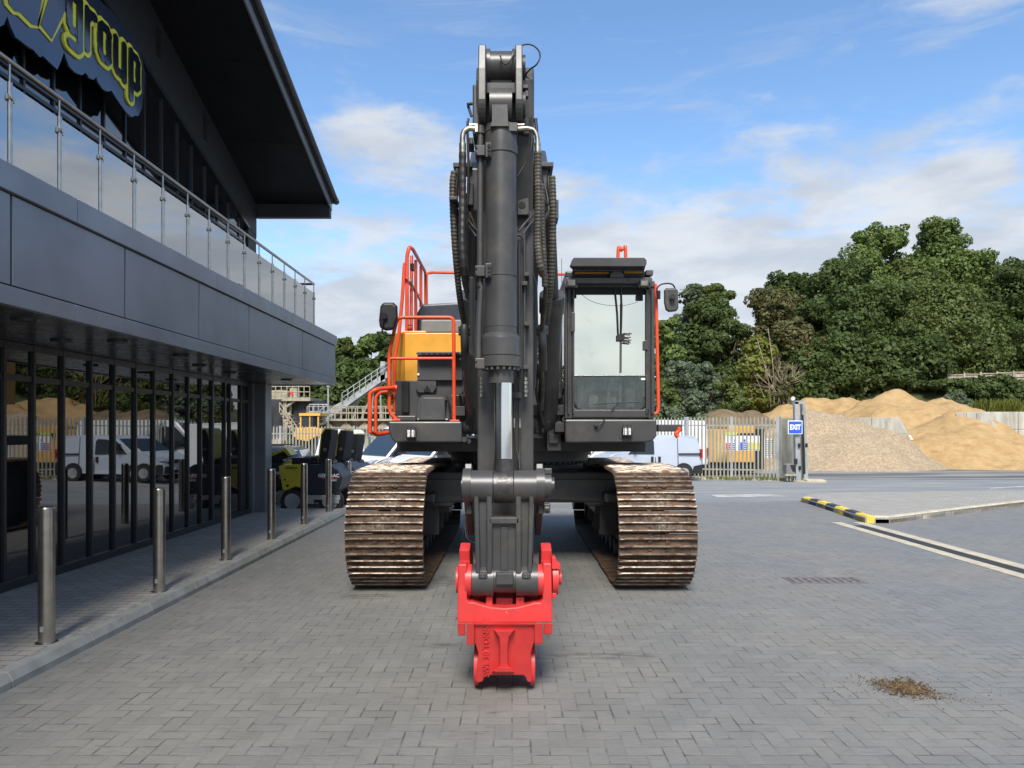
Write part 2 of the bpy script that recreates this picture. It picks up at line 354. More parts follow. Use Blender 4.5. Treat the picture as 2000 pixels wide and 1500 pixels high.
# ---------------------------------------------------------------- ground
def gz(x, y):
    t = min(1, max(0, (y-15)/10)); t = t*t*(3-2*t)
    u = min(1, max(0, (x+1)/7)); u = u*u*(3-2*u)
    return -t*(.62*(1-u)+.28*u)
def mat_ground():
    m = bpy.data.materials.new('block_paving_and_asphalt'); m.use_nodes = True
    t = NT(m.node_tree); b = t.n['Principled BSDF']; p = t.pos(); X, Y, Z = t.xyz(p)
    w = .098
    px, py = t.m('DIVIDE', X, w), t.m('DIVIDE', Y, w)
    i, j = t.m('FLOOR', px), t.m('FLOOR', py); fx, fy = t.m('SUBTRACT', px, i), t.m('SUBTRACT', py, j)
    mm = t.m('FLOORED_MODULO', t.m('ADD', t.m('SUBTRACT', i, j), .5), 4)
    mm = t.m('FLOOR', mm)
    is0 = t.m('COMPARE', mm, 0, .1); is1 = t.m('COMPARE', mm, 1, .1); is2 = t.m('COMPARE', mm, 2, .1); is3 = t.m('COMPARE', mm, 3, .1)
    dl = t.m('ADD', fx, t.m('MULTIPLY', is1, 5)); dr = t.m('ADD', t.m('SUBTRACT', 1, fx), t.m('MULTIPLY', is0, 5))
    db = t.m('ADD', fy, t.m('MULTIPLY', is2, 5)); dt = t.m('ADD', t.m('SUBTRACT', 1, fy), t.m('MULTIPLY', is3, 5))
    d = t.m('MINIMUM', t.m('MINIMUM', dl, dr), t.m('MINIMUM', db, dt))
    wob = t.m('MULTIPLY', t.m('SUBTRACT', t.noise(p, 22, 3), .5), .06)
    joint = t.m('SUBTRACT', 1, t.ramp(t.m('ADD', d, wob), .015, .075))
    wn = t.node('ShaderNodeTexWhiteNoise', noise_dimensions='2D')
    t.l.new(t.comb(t.m('SUBTRACT', i, is1), t.m('SUBTRACT', j, is2), 0), wn.inputs['Vector'])
    rnd = wn.outputs['Value']
    fine = t.noise(p, 160, 4, .7); big = t.noise(p, .55, 5, .6); mid = t.noise(p, 3.2, 6, .62)
    sp = t.comb(t.m('MULTIPLY', X, 3.0), t.m('MULTIPLY', Y, 16), 0)
    streak = t.noise(sp, 1.1, 5, .65)
    v = t.m('ADD', .94, t.m('MULTIPLY', rnd, .10))
    v = t.m('MULTIPLY', v, t.m('ADD', .72, t.m('MULTIPLY', fine, .56)))
    v = t.m('MULTIPLY', v, t.m('ADD', .80, t.m('MULTIPLY', mid, .40)))
    hs = t.noise(t.comb(t.m('MULTIPLY', X, 10), t.m('MULTIPLY', Y, 95), 0), 1, 4, .75)      # fine grain worn across the blocks
    v = t.m('MULTIPLY', v, t.m('ADD', .62, t.m('MULTIPLY', hs, .76)))
    side = t.ramp(X, -1.0, 4.0)
    c = t.mix(side, (.188, .185, .170), (.186, .191, .190))
    c = t.mix(t.ramp(big, .40, .68), c, (.215, .207, .185))
    col = t.mix(1, c, t.comb(v, v, v), 'MULTIPLY')
    jd = t.mix(t.ramp(t.noise(p, 5, 5), .42, .62), (.085, .08, .07), (.20, .188, .158))
    jf = t.m('MULTIPLY', joint, t.m('ADD', .1, t.ramp(t.noise(p, 4.5, 4, .7), .38, .62)), clamp=True)
    col = t.mix(jf, col, jd)
    col = t.mix(t.m('MULTIPLY', t.ramp(streak, .60, .72), t.m('MULTIPLY', t.ramp(t.noise(p, .9, 3), .44, .6), .7)), col, (.075, .072, .066))
    # white scuffs in front of the left track and small pale specks
    sc = t.m('MULTIPLY', t.ramp(t.noise(sp, 2.6, 6, .75), .62, .72), t.ramp(t.noise(t.comb(X, Y, 3.3), .8, 3), .52, .62))
    col = t.mix(t.m('MULTIPLY', sc, .6), col, (.46, .45, .43))
    sk = t.node('ShaderNodeTexVoronoi'); sk.inputs['Scale'].default_value = 3.1; t.l.new(p, sk.inputs['Vector'])
    col = t.mix(t.m('MULTIPLY', t.m('LESS_THAN', sk.outputs['Distance'], .018), .8), col, (.55, .53, .48))
    # asphalt further out
    far = t.m('ADD', Y, t.m('MULTIPLY', X, -.06))
    asf = t.ramp(far, 16.6, 16.8)
    ac = t.mix(t.ramp(t.noise(t.comb(t.m('MULTIPLY', X, .35), Y, 0), .9, 6, .6), .35, .7), (.20, .215, .225), (.29, .285, .265))
    dark = t.m('MULTIPLY', t.m('MULTIPLY', t.ramp(X, 7, 12), t.ramp(Y, 26.5, 29)), t.ramp(t.noise(t.comb(t.m('MULTIPLY', X, .12), Y, 0), .9, 5, .6, .3), .42, .58))
    ac = t.mix(t.m('MULTIPLY', dark, .9), ac, (.085, .082, .08))
    beige = t.m('MULTIPLY', t.ramp(Y, 30, 34), t.ramp(t.noise(t.comb(t.m('MULTIPLY', X, .2), Y, 0), .7, 4), .45, .6))
    ac = t.mix(t.m('MULTIPLY', beige, .8), ac, (.42, .36, .27))
    g = t.ramp(Y, 62, 75)
    ac = t.mix(g, ac, (.09, .10, .04))
    col = t.mix(asf, col, ac)
    # contact dirt where the tracks have stood
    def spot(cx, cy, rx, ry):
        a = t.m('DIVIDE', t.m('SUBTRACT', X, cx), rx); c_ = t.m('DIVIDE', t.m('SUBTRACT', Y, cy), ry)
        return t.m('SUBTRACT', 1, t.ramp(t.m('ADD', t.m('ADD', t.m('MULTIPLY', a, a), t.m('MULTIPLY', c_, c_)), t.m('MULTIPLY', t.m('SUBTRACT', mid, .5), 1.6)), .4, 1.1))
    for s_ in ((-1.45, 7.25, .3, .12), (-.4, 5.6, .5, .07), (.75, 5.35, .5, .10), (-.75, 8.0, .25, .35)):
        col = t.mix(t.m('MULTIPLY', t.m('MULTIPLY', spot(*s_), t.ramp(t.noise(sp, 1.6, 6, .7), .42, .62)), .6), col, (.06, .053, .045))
    t.l.new(col, b.inputs['Base Color'])
    t.l.new(t.m('ADD', .62, t.m('MULTIPLY', mid, .25)), b.inputs['Roughness']); b.inputs['Specular IOR Level'].default_value = .35
    bn = t.node('ShaderNodeBump'); bn.inputs['Strength'].default_value = .55; bn.inputs['Distance'].default_value = .004
    h = t.m('SUBTRACT', t.m('ADD', t.m('MULTIPLY', fine, .5), t.m('MULTIPLY', rnd, .25)), t.m('MULTIPLY', t.m('MULTIPLY', joint, t.m('SUBTRACT', 1, asf)), 1.1))
    t.l.new(h, bn.inputs['Height']); t.l.new(bn.outputs[0], b.inputs['Normal'])
    return m
def brick_mat(name, c1, c2, mortar, bw, rh, rot=0, msize=.006, rough=.8):
    m = bpy.data.materials.new(name); m.use_nodes = True
    t = NT(m.node_tree); b = t.n['Principled BSDF']; p = t.pos()
    mp = t.node('ShaderNodeMapping'); mp.inputs['Rotation'].default_value = (0, 0, rot); t.l.new(p, mp.inputs[0])
    br = t.node('ShaderNodeTexBrick'); br.inputs['Color1'].default_value = (*c1, 1); br.inputs['Color2'].default_value = (*c2, 1)
    br.inputs['Mortar'].default_value = (*mortar, 1); br.inputs['Scale'].default_value = 1; br.inputs['Mortar Size'].default_value = msize
    br.inputs['Brick Width'].default_value = bw; br.inputs['Row Height'].default_value = rh; br.inputs['Bias'].default_value = 0
    t.l.new(mp.outputs[0], br.inputs['Vector'])
    v = t.m('MULTIPLY', t.m('ADD', .7, t.m('MULTIPLY', t.noise(p, 120, 4, .7), .6)), t.m('ADD', .75, t.m('MULTIPLY', t.noise(p, 2, 6), .5)))
    t.l.new(t.mix(1, br.outputs[0], t.comb(v, v, v), 'MULTIPLY'), b.inputs['Base Color']); b.inputs['Roughness'].default_value = rough
    bn = t.node('ShaderNodeBump'); bn.inputs['Strength'].default_value = .5; bn.inputs['Distance'].default_value = .005; bn.invert = True
    t.l.new(br.outputs['Fac'], bn.inputs['Height']); t.l.new(bn.outputs[0], b.inputs['Normal'])
    return m
def grid(xs, ys, zf):
    b = MB(); n = len(xs)
    b.add([(x, y, zf(x, y)) for y in ys for x in xs], [(j*n+i, j*n+i+1, (j+1)*n+i+1, (j+1)*n+i) for j in range(len(ys)-1) for i in range(n-1)], True)
    return b
xs = [-400, -200, -100, -60, -40, -30]+[x for x in np.arange(-24, 24.1, 1.5)]+[30, 40, 60, 100, 200, 400]
ys = [-60, -20, -5, 0, 5, 10, 14]+[y for y in np.arange(15, 27, 1.0)]+[30, 40, 60, 80, 120, 200, 400, 900]
struct(grid(xs, ys, gz).build('ground', mat_ground()))
KX0, KX1 = -3.35, -3.22                       # kerb inner and outer face
PAVE = .1
M['pave'] = brick_mat('pavement_blocks', (.30, .28, .24), (.36, .335, .29), (.12, .112, .097), .21, .105, R(0), .005)
M['islandpave'] = brick_mat('island_blocks', (.30, .285, .25), (.35, .33, .29), (.2, .185, .15), .2, .1, R(35), .004)
M['kerb'] = mat('concrete_kerb', (.26, .26, .235), .85, var=.15, vs=5, bump=.25, bs=50, dirt=(.17, .165, .14), dirts=2.5, dirt_lo=.5)
M['kerb2'] = mat('buff_kerb', (.46, .41, .31), .85, var=.12, vs=5, bump=.2, bs=50, dirt=(.3, .25, .17), dirts=3)
struct(MB().box(-30, KX0, -8, 15.6, -.15, PAVE).build('pavement', 'pave'))
kb = MB(); y = -6.3
while y < 15.5:                               # kerb stones with a chamfered top edge
    L = .915; g = .006
    kb.prism([(KX0, 0, -.1), (KX1, 0, -.1), (KX1, 0, .045), (KX1-.035, 0, PAVE+.004), (KX0, 0, PAVE+.004)], (0, y+g, 0), (0, min(y+L, 15.7), 0)); y += L
struct(kb.build('kerb', 'kerb', bevel=.006))
# island on the right with striped kerb
i0 = G(1690, 1022); i1 = G(1565, 978); i2 = G(1738, 1022); i3 = G(2010, 987); i4 = i3+(i3-i2)*1.6
isl = [i0, i2, i3, i4, Vector((20, 21.5, 0)), Vector((9.0, 19.5, 0)), Vector((7.6, 18.6, 0)), i1]
def drop(p, dz=0): return Vector((p.x, p.y, gz(p.x, p.y)+dz))
b = MB(); k = len(isl)
b.add([drop(p, .1) for p in isl]+[drop(p, -.2) for p in isl], [tuple(range(k))]+[(i, i+k, (i+1) % k+k, (i+1) % k) for i in range(k)])
struct(b.build('traffic_island', 'islandpave'))
def kerb_run(a, bb, n, names, w=.16, h=.125, lift=0):
    d = (bb-a); d.z = 0; u = d.normalized(); nrm = Vector((-u.y, u.x, 0)) if names != 'right' else Vector((-u.y, u.x, 0))
    out = MB()
    for q in range(n):
        p0 = a+d*(q/n)+u*.004; p1 = a+d*((q+1)/n)-u*.004
        out.cur = q % 2 if names == 'stripe' else 0
        A = [p0, p1, p1+nrm*w, p0+nrm*w]
        ins = [p0+nrm*.04, p1+nrm*.04, p1+nrm*w, p0+nrm*w]
        z0, z1 = [drop(p, -.15) for p in A], [drop(p, h*.55) for p in A]; z2 = [drop(p, h) for p in ins]
        out.add(z0+z1+z2, [(0,1,5,4),(1,2,6,5),(2,3,7,6),(3,0,4,7),(4,5,9,8),(5,6,10,9),(6,7,11,10),(7,4,8,11),(8,9,10,11)])
    return out
def flip(a, bb, n, names): return kerb_run(bb, a, n, names)
kk = flip(i0, i1, 7, 'stripe').build('striped_kerb', ['kyellow', 'kblack'], bevel=.008); struct(kk)
struct(kerb_run(i0+Vector((.17, 0, 0)), i2, 1, 'plain').build('kerb', 'kerb2', bevel=.008))
struct(kerb_run(i2, i4, 13, 'plain', w=.15, h=.115).build('kerb', 'kerb2', bevel=.008))
# drainage channel
dc = MB(); dc.cur = 0
y = 1.0
while y < 12.6:
    dc.cur = 0
    dc.box(5.70, 5.88, y+.004, y+.996, -.1, .006); dc.box(6.09, 6.28, y+.004, y+.996, -.1, .006); y += 1.0
dc.cur = 1; dc.box(5.883, 6.087, 1.0, 12.6, -.1, .002)
for q in range(380): dc.box(5.90, 6.07, 1.0+q*.0305, 1.014+q*.0305, .0, .006)
struct(dc.build('drain_channel', ['kerb2', 'iron']))
dc = MB(); p = G(1612, 1134)
dc.box(p.x-.42, p.x+.42, p.y-.16, p.y+.16, -.05, .005)
for q in range(9): dc.box(p.x-.38+q*.088, p.x-.38+q*.088+.045, p.y-.12, p.y+.12, .005, .011)
M['cover'] = mat('rusty_cover', (.15, .13, .125), .7, var=.2, vs=14)
tag(dc.build('drain_cover', 'cover', origin=(p.x, p.y, 0)), 'reddish rusty rectangular drain cover set flush in the grey paving', 'drain cover')
# faint white road marking further back
b = MB()
def gp(px, py):
    Y = 20.
    for _ in range(12):
        X = (px-CX)/F*Y; Y = (CH-gz(X, Y))*F/(py-HY)
    return Vector(((px-CX)/F*Y, Y, gz((px-CX)/F*Y, Y)+.006))
M['paint'] = mat('worn_road_paint', (.38, .37, .335), .8, var=.25, vs=3)
for a in (((1388, 967), (1500, 965), (1540, 970), (1400, 972)), ((1930, 953), (2010, 949), (2010, 951), (1935, 955))):
    b.add([gp(*q) for q in a], [(3, 2, 1, 0)])
struct(b.build('road_marking', 'paint'))
# clod of brown soil, bottom right: countless crumbs
rb = MB()
def crumb(c, r, flat=.6):
    vs = []; 
    for (a, e, h) in ((1,0,0),(-1,0,0),(0,1,0),(0,-1,0),(0,0,1),(0,0,-1)):
        k_ = r*random.uniform(.6, 1.2); vs.append((c[0]+a*k_, c[1]+e*k_, c[2]+h*k_*flat))
    rb.add(vs, [(0,2,4),(2,1,4),(1,3,4),(3,0,4),(2,0,5),(1,2,5),(3,1,5),(0,3,5)])
for q in range(1500):
    t_ = random.gauss(0, 1); 
    px_ = 1770+t_*42+random.gauss(0, 14); py_ = 1346+t_*9+random.gauss(0, 7)*(1 if abs(t_) < 1.4 else .6)
    p = G(px_, py_); big_ = math.exp(-t_*t_*1.2)
    crumb((p.x, p.y, .003+random.random()*.014*big_), random.choice((.003, .004, .006, .010))*(.55+.8*big_))
for q in range(140):
    p = G(random.uniform(1600, 1960), random.gauss(1350, 22)); crumb((p.x, p.y, .003), random.uniform(.002, .006))
M['soil'] = mat('brown_soil', (.10, .065, .03), .95, var=.5, vs=40)
o = rb.build('soil_crumbs', 'soil', origin=G(1770, 1346)); o['kind'] = 'stuff'; tag(o, 'small spill of crumbly brown soil on the grey paving at lower right', 'soil')

# ---------------------------------------------------------------- bollards
bl = thing('bollard', 'x', 'bollard', local=True, group='steel bollards along the kerb')
MB().lathe((0, 0, [(-.1, .055), (.985, .055), (.996, .051), (1.0, .045), (1.0, .0)]), 40).build('post', 'steel', bl)
MB().lathe((0, 0, [(.0, .075), (.004, .075), (.004, .05)]), 32).build('collar', 'steel', bl)
bp = MB(); bp.box(-.014, .014, -.0565, -.053, .09, .13); bp.build('plate', 'galv', bl)
labs = ['nearest and largest brushed steel bollard at the left edge of the paving', 'second brushed steel bollard, standing before the glass wall',
        'third brushed steel bollard from the camera, before the glass wall', 'steel bollard standing just right of the grey corner column',
        'steel bollard in front of the wheel of the nearest lighting tower', 'steel bollard in front of the white lettering on the lighting tower',
        'farthest steel bollard, half hidden behind the lighting towers before the white truck']
for i, (px, y_) in enumerate(((91, 5.35), (311, 7.03), (441, 8.74), (530, 10.4), (594, 12.05), (642, 13.85), (681, 15.3))):
    o = bl if i == 0 else copy_tree(bl); o.location = ((px-CX)/F*y_, y_, PAVE if y_ < 15 else 0); o['label'] = labs[i]

# ---------------------------------------------------------------- office building
XG = -4.92; XC = -3.43; ZS = 2.53; ZT = 3.48; YE = 14.2; YN = -6.0
ob = thing('office_building', 'dark grey two storey office with glass walls, overhanging canopy and sloping roof', 'building', (XG, 4, PAVE))
b = MB(); b.box(-16, XG-.12, YN, 13.9, PAVE, 7.0); b.box(-16, XG-.2, YN, 9.0, 7.0, 8.6)
b.build('wall', 'clad_dark', ob)
# ground floor glazing, one mesh per pane; frames as one part
fr = MB(); mull = [-5+.5*i for i in range(0, 33)]
edges = []
for px in (4, 62, 120, 175, 220, 262, 298, 335, 365, 390, 413, 437, 447, 468, 483): edges.append(-XG*F/(CX-px))
edges = [edges[0]-.5*k for k in range(22, 0, -1)]+edges
for i, y in enumerate(edges):
    wdt = .035 if abs(y-11.9) > .15 else .06
    fr.box(XG-.06, XG+.035, y-wdt/2, y+wdt/2, PAVE, ZS)
fr.box(XG-.06, XG+.02, edges[0], 13.6, 2.15, 2.21); fr.box(XG-.06, XG+.04, edges[0], 13.6, PAVE, PAVE+.09); fr.box(XG-.06, XG+.03, edges[0], 13.6, ZS-.07, ZS-.002)
fr.build('window_frame', 'frame', ob, bevel=.004)
for a, c in zip(edges, edges[1:]+[13.55]):
    if c < 3.0: continue
    if c-a > .1: 
        jit = random.uniform(-.002, .002)
        g = MB(); g.add([(XG+jit, a, PAVE), (XG-jit, c, PAVE), (XG-jit, c, ZS-.03), (XG+jit, a, ZS-.03)], [(3, 2, 1, 0)]); g.build('window_pane', 'officeglass', ob)
g = MB(); g.box(XG-.03, XG-.01, YN, 3.0, PAVE, ZS-.03); g.build('window_pane', 'officeglass', ob)
# corner column with ribbed cladding
b = MB(); x1 = -4.66
b.box(XG-.12, x1, 13.75, 14.1, PAVE, ZS-.003)
for q in range(96): b.box(XG+.07, x1-.02, 13.742, 13.752, PAVE+.02+q*.025, PAVE+.033+q*.025)
for z in (.9, 1.7, 2.2): b.box(XG+.05, x1, 13.735, 13.75, z, z+.008)
b.box(XG-.05, XG+.055, 13.66, 13.75, PAVE, ZS-.003)
b.build('column', 'cladding', ob, bevel=.003)
# canopy: soffit boards, fascia panels, top capping
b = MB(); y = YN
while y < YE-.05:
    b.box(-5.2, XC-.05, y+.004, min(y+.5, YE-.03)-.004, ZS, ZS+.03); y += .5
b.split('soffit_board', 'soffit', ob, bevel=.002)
b = MB(); b.box(-5.2, XC-.06, YN, YE-.04, ZS+.034, ZT-.14); b.box(-16, XC-.3, YN, YE-.3, ZT-.14, ZT-.06)
b.build('canopy_core', 'blackm', ob)
b = MB()
seams = [YN, -4.0, -2.5, -1.0, .5, 2.0, 3.5, 5.0, 6.47, 8.0, 9.52, 11.95, YE-.02]
for a, c in zip(seams, seams[1:]): b.box(XC-.05, XC-.012, a+.012, c-.012, ZS+.13, ZT-.20)
b.box(-5.0, XC-.05, YE-.03, YE-.005, ZS+.13, ZT-.2)
b.split('fascia_panel', 'cladding', ob, bevel=.004)
b = MB(); b.box(XC-.045, XC-.03, YN, YE-.02, ZS+.1, ZT-.1); b.build('fascia_backing', 'blackm', ob)
b = MB()
sm = [YN, -3, 0, 3, 5.72, 8.42, 11.3, YE]
for a, c in zip(sm, sm[1:]):
    b.box(XC-.06, XC, a+.003, c-.003, ZS-.012, ZS+.118)
    b.box(XC-.16, XC+.015, a+.003, c-.003, ZT-.19, ZT)
b.box(-5.2, XC-.062, YE-.04, YE, ZS-.012, ZS+.118); b.box(-5.2, XC-.162, YE-.1, YE+.015, ZT-.19, ZT)
b.split('fascia_trim', 'cladding', ob, bevel=.005)
def downlight(px, py):
    p = W(px, py, (ZS-CH)*F/(HY-py)); l = MB(); l.cyl((p.x, p.y, ZS-.02), (p.x, p.y, ZS+.002), .09, .1, 24); l.build('downlight', 'frame', ob)
for q in ((48, 623), (231, 665), (354, 693), (120, 664), (390, 713), (450, 727), (560, 741)): downlight(*q)
# upper storey
zi = lambda y: 5.98+.36*(13.97-y); zo = lambda y: 5.98+.30*(13.97-y); zw = lambda y: 5.42+.29*(13.7-y)
YU = 13.97
b = MB(); b.prism([(0, YN, zw(YN)), (0, YU, zw(YU)), (0, YU, zi(YU)+.1), (0, YN, zi(YN)+.1)], (XG-.15, 0, 0), (XG+.012, 0, 0))
b.box(XG-.3, XG+.005, 13.55, YU, ZT-.1, 5.6)
b.build('gable_wall', 'clad_dark', ob)
b = MB()
for (px, py) in ((307, 85), (399, 252)):       # louvre vents in the gable wall
    y0 = -XG*F/(CX-px)
    for q in range(9): 
        z = W(px, py, y0).z+(q-4)*.045; b.box(XG+.012, XG+.03, y0-.06, y0+.06, z, z+.022)
b.build('wall_vent', 'blackm', ob)
g = MB(); g.prism([(0, YN, ZT-.05), (0, 13.55, ZT-.05), (0, 13.55, zw(13.55)), (0, YN, zw(YN))], (XG-.07, 0, 0), (XG-.05, 0, 0)); g.build('window_pane', 'upperglass', ob)
fr = MB(); y = 13.2
while y > YN:
    fr.box(XG-.06, XG-.028, y-.015, y+.015, ZT-.05, zw(y)); y -= .485
fr.box(XG-.06, XG-.02, YN, 13.55, 5.1, 5.14); fr.box(XG-.06, XG-.02, YN, 13.55, 5.22, 5.25)
fr.prism([(0, YN, zw(YN)-.07), (0, 13.55, zw(13.55)-.07), (0, 13.55, zw(13.55)), (0, YN, zw(YN))], (XG-.05, 0, 0), (XG+.035, 0, 0))
fr.build('upper_window_frame', 'frame', ob)
XO = -3.52
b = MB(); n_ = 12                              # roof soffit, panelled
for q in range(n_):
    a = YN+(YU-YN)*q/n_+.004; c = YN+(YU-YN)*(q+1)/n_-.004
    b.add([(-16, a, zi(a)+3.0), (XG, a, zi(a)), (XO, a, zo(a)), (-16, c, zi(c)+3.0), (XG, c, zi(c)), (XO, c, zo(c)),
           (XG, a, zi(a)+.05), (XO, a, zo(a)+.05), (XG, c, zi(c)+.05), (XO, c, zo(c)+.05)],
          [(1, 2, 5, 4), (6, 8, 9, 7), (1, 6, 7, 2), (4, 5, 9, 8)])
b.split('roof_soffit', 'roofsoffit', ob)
b = MB(); b.add([(-16, YN, 13.6), (XG, YN, zi(YN)+.3), (XO, YN, zo(YN)+.2), (-16, YU+.1, 8.2), (XG, YU+.1, zi(YU)+.3), (XO, YU+.1, zo(YU)+.2)], [(0, 1, 4, 3), (1, 2, 5, 4)])
b.add([(XG, YN, zi(YN)+.06), (XO, YN, zo(YN)+.06), (XG, YU, zi(YU)+.06), (XO, YU, zo(YU)+.06)], [(0, 2, 3, 1)])
b.prism([(-16, YU, 5.74), (XG, YU, 5.74), (XG, YU, zi(YU)+.3), (-16, YU, 8.2)], (0, 0, 0), (0, .1, 0))
b.build('roof', 'clad_dark', ob)
b = MB(); b.box(XG+.003, XO+.02, YU-.02, YU+.12, 5.74, 6.02)
b.build('roof_end_beam', 'clad_dark', ob, bevel=.004)
b = MB()
def slope_strip(x0, x1, zlo, zhi, y0=YN, y1=YU+.14):
    b.prism([(0, y0, zo(y0)+zlo), (0, y1, zo(y1)+zlo), (0, y1, zo(y1)+zhi), (0, y0, zo(y0)+zhi)], (x0, 0, 0), (x1, 0, 0))
slope_strip(XO, XO+.03, -.04, .12)
b.build('roof_fascia', 'cladding', ob, bevel=.003)
b = MB(); slope_strip(XO+.03, XO+.07, .10, .17); b.build('roof_drip', 'frame', ob)
b = MB(); y0, y1 = YN, YU+.1; b.cyl((XO+.10, y0, zo(y0)+.17), (XO+.10, y1, zo(y1)+.17), .05, n=16); b.cyl((XO+.10, y1, zo(y1)+.17), (XO+.10, y1+.1, zo(y1+.1)+.17), .058, n=16)
b.cyl((XO+.10, y1-.02, zo(y1)+.13), (XO+.17, y1-.02, zo(y1)+.13), .03, n=12)
b.build('gutter', 'panelgrey', ob)
# sign board with drips, dark letters outlined in yellow
XS = -4.70
def SP(px, py, dx=0): y = -XS*F/(CX-px); return Vector((XS+dx, y, CH-(py-HY)/F*y))
sg = thing('building_sign', 'large dark sign with jagged lower edge and yellow outlined lettering above the balcony', 'sign', SP(200, 100))
bd = [(0,52),(8,48),(14,31),(20,50),(30,72),(48,86),(65,97),(78,112),(84,109),(97,122),(112,136),(119,120),(125,102),(135,130),(147,142),(160,147),(167,142),(174,151),(183,156),(188,150),(192,162),(200,173),(211,179),(218,177),(226,190),(236,205),(247,220),(258,229),(265,225),(270,227),(277,212),(281,180),(283,140),(276,105),(255,65),(225,30),(190,-5),(150,-40),(100,-95),(40,-160),(0,-200),(-160,-330),(-160,-80),(-100,-60),(-80,20),(-50,5),(-40,30)]
b = MB(); b.prism([SP(*q) for q in bd], (-.03, 0, 0), (0, 0, 0)); b.build('board', 'signboard', sg)
def letter(pts, m, d0, d1, name): b = MB(); b.prism([SP(*q) for q in pts], (d0, 0, 0), (d1, 0, 0)); return b.build(name, m, sg)
def grow(pts, k):
    out = []; n = len(pts)
    for i in range(n):
        p = Vector(pts[i]); a = Vector(pts[i-1]); c = Vector(pts[(i+1) % n])
        e1 = (p-a).normalized(); e2 = (c-p).normalized(); nn = Vector((e1.y+e2.y, -e1.x-e2.x)); nn = nn.normalized() if nn.length > 1e-6 else Vector((0, 0))
        out.append(tuple(p+nn*k))
    return out
A1 = [(14,-120),(60,-95),(92,-95),(78,2),(69,50),(60,48),(42,30),(36,24),(26,22),(14,8),(8,-30)]
A2 = [(92,-120),(160,-90),(129,-15),(124,20),(98,76),(76,48),(90,5),(105,-60)]
for q in (A1, A2):
    s_ = 1 if sum((q[i][0]-q[i-1][0])*(q[i][1]+q[i-1][1]) for i in range(len(q))) < 0 else -1
    letter(grow(q, 7*s_), 'letyellow', .0, .012, 'letter_outline'); letter(q, 'signboard', .012, .02, 'letter')
yl, yr = -XS*F/(CX-124), -XS*F/(CX-271)
LET = {'g': ([[(.12,.2),(.2,.12),(.4,.12),(.48,.2),(.48,.8),(.4,.88),(.2,.88),(.12,.8),(.12,.2)], [(.48,.92),(.48,-.14),(.40,-.22),(.13,-.22)]], .66),
       'r': ([[(.12,.02),(.12,.9)], [(.12,.70),(.24,.86),(.40,.88)]], .50), 'o': ([[(.12,.2),(.2,.12),(.4,.12),(.48,.2),(.48,.8),(.4,.88),(.2,.88),(.12,.8),(.12,.2)]], .66),
       'u': ([[(.12,.9),(.12,.2),(.2,.12),(.38,.12),(.48,.22)], [(.48,.9),(.48,.04)]], .66), 'p': ([[(.12,.2),(.2,.12),(.4,.12),(.48,.2),(.48,.8),(.4,.88),(.2,.88),(.12,.8),(.12,.2)], [(.12,.92),(.12,-.26)]], .60)}
tot = sum(LET[c][1] for c in 'group'); ux = (yr-yl)/tot; uz = .475; zb = 5.86; pen = 0
for ch in 'group':
    for nm, m_, wd, d0 in (('letter_outline', 'letyellow', .21, .010), ('letter', 'letblack', .108, .026)):
        b = MB(); k_ = 0
        for st in LET[ch][0]:
            P2 = [Vector((0, yl+(pen+x)*ux, zb+z*uz)) for x, z in st]
            for p, q in zip(P2, P2[1:]):
                d = (q-p).normalized(); n_ = Vector((0, -d.z, d.y)); h_ = wd*uz; e_ = .0006*k_; k_ += 1
                b.prism([p-n_*h_, q-n_*h_, q+n_*h_, p+n_*h_], (XS, 0, 0), (XS+d0+e_, 0, 0))
            for p in P2:
                e_ = .0006*k_; k_ += 1; b.cyl(p+Vector((XS, 0, 0)), p+Vector((XS+d0+e_, 0, 0)), wd*uz, n=16)
        b.build(nm, m_, sg)
    pen += LET[ch][1]
# balustrade
XR = -3.80; ZR = 4.45; YR = 13.94
bal = thing('glass_balustrade', 'steel and glass balustrade along the edge of the first floor balcony', 'balustrade', (XR, 8, ZT))
b = MB(); b.cyl((XR, YN, ZR), (XR, YR, ZR), .022, n=16); b.cyl((XR, YR, ZR), (XG+.02, YR, ZR), .022, n=16); b.build('handrail', 'steel', bal)
ys_ = [YR-.603*i for i in range(33)]
for i, y in enumerate(ys_):
    if y < 2.5: break
    b = MB(); b.cyl((XR, y, ZT-.1), (XR, y, ZR-.16), .021, n=14); b.cyl((XR, y, ZR-.16), (XR, y, ZR-.01), .009, n=10)
    po = b.build('post', 'steel', bal)
    c = MB()
    for z in (ZR-.28, ZT+.12): c.box(XR-.012, XR+.012, y-.045, y+.045, z-.022, z+.022); c.cyl((XR+.012, y, z), (XR+.034, y, z), .02, n=12)
    c.build('clamp', 'steel', po, bevel=.004)
for i in range(len(ys_)-1):
    if ys_[i+1] < 1.5: break
    b = MB(); b.box(XR-.004, XR+.004, ys_[i+1]+.03, ys_[i]-.03, ZT+.03, ZR-.17); b.build('glass_panel', 'balglass', bal)
b = MB(); b.box(XG+.1, XR-.03, YR-.004, YR+.004, ZT+.03, ZR-.17); b.build('glass_panel', 'balglass', bal)
b = MB(); b.cyl((-4.4, YR, ZT), (-4.4, YR, ZR-.01), .018, n=12); b.build('post', 'steel', bal)
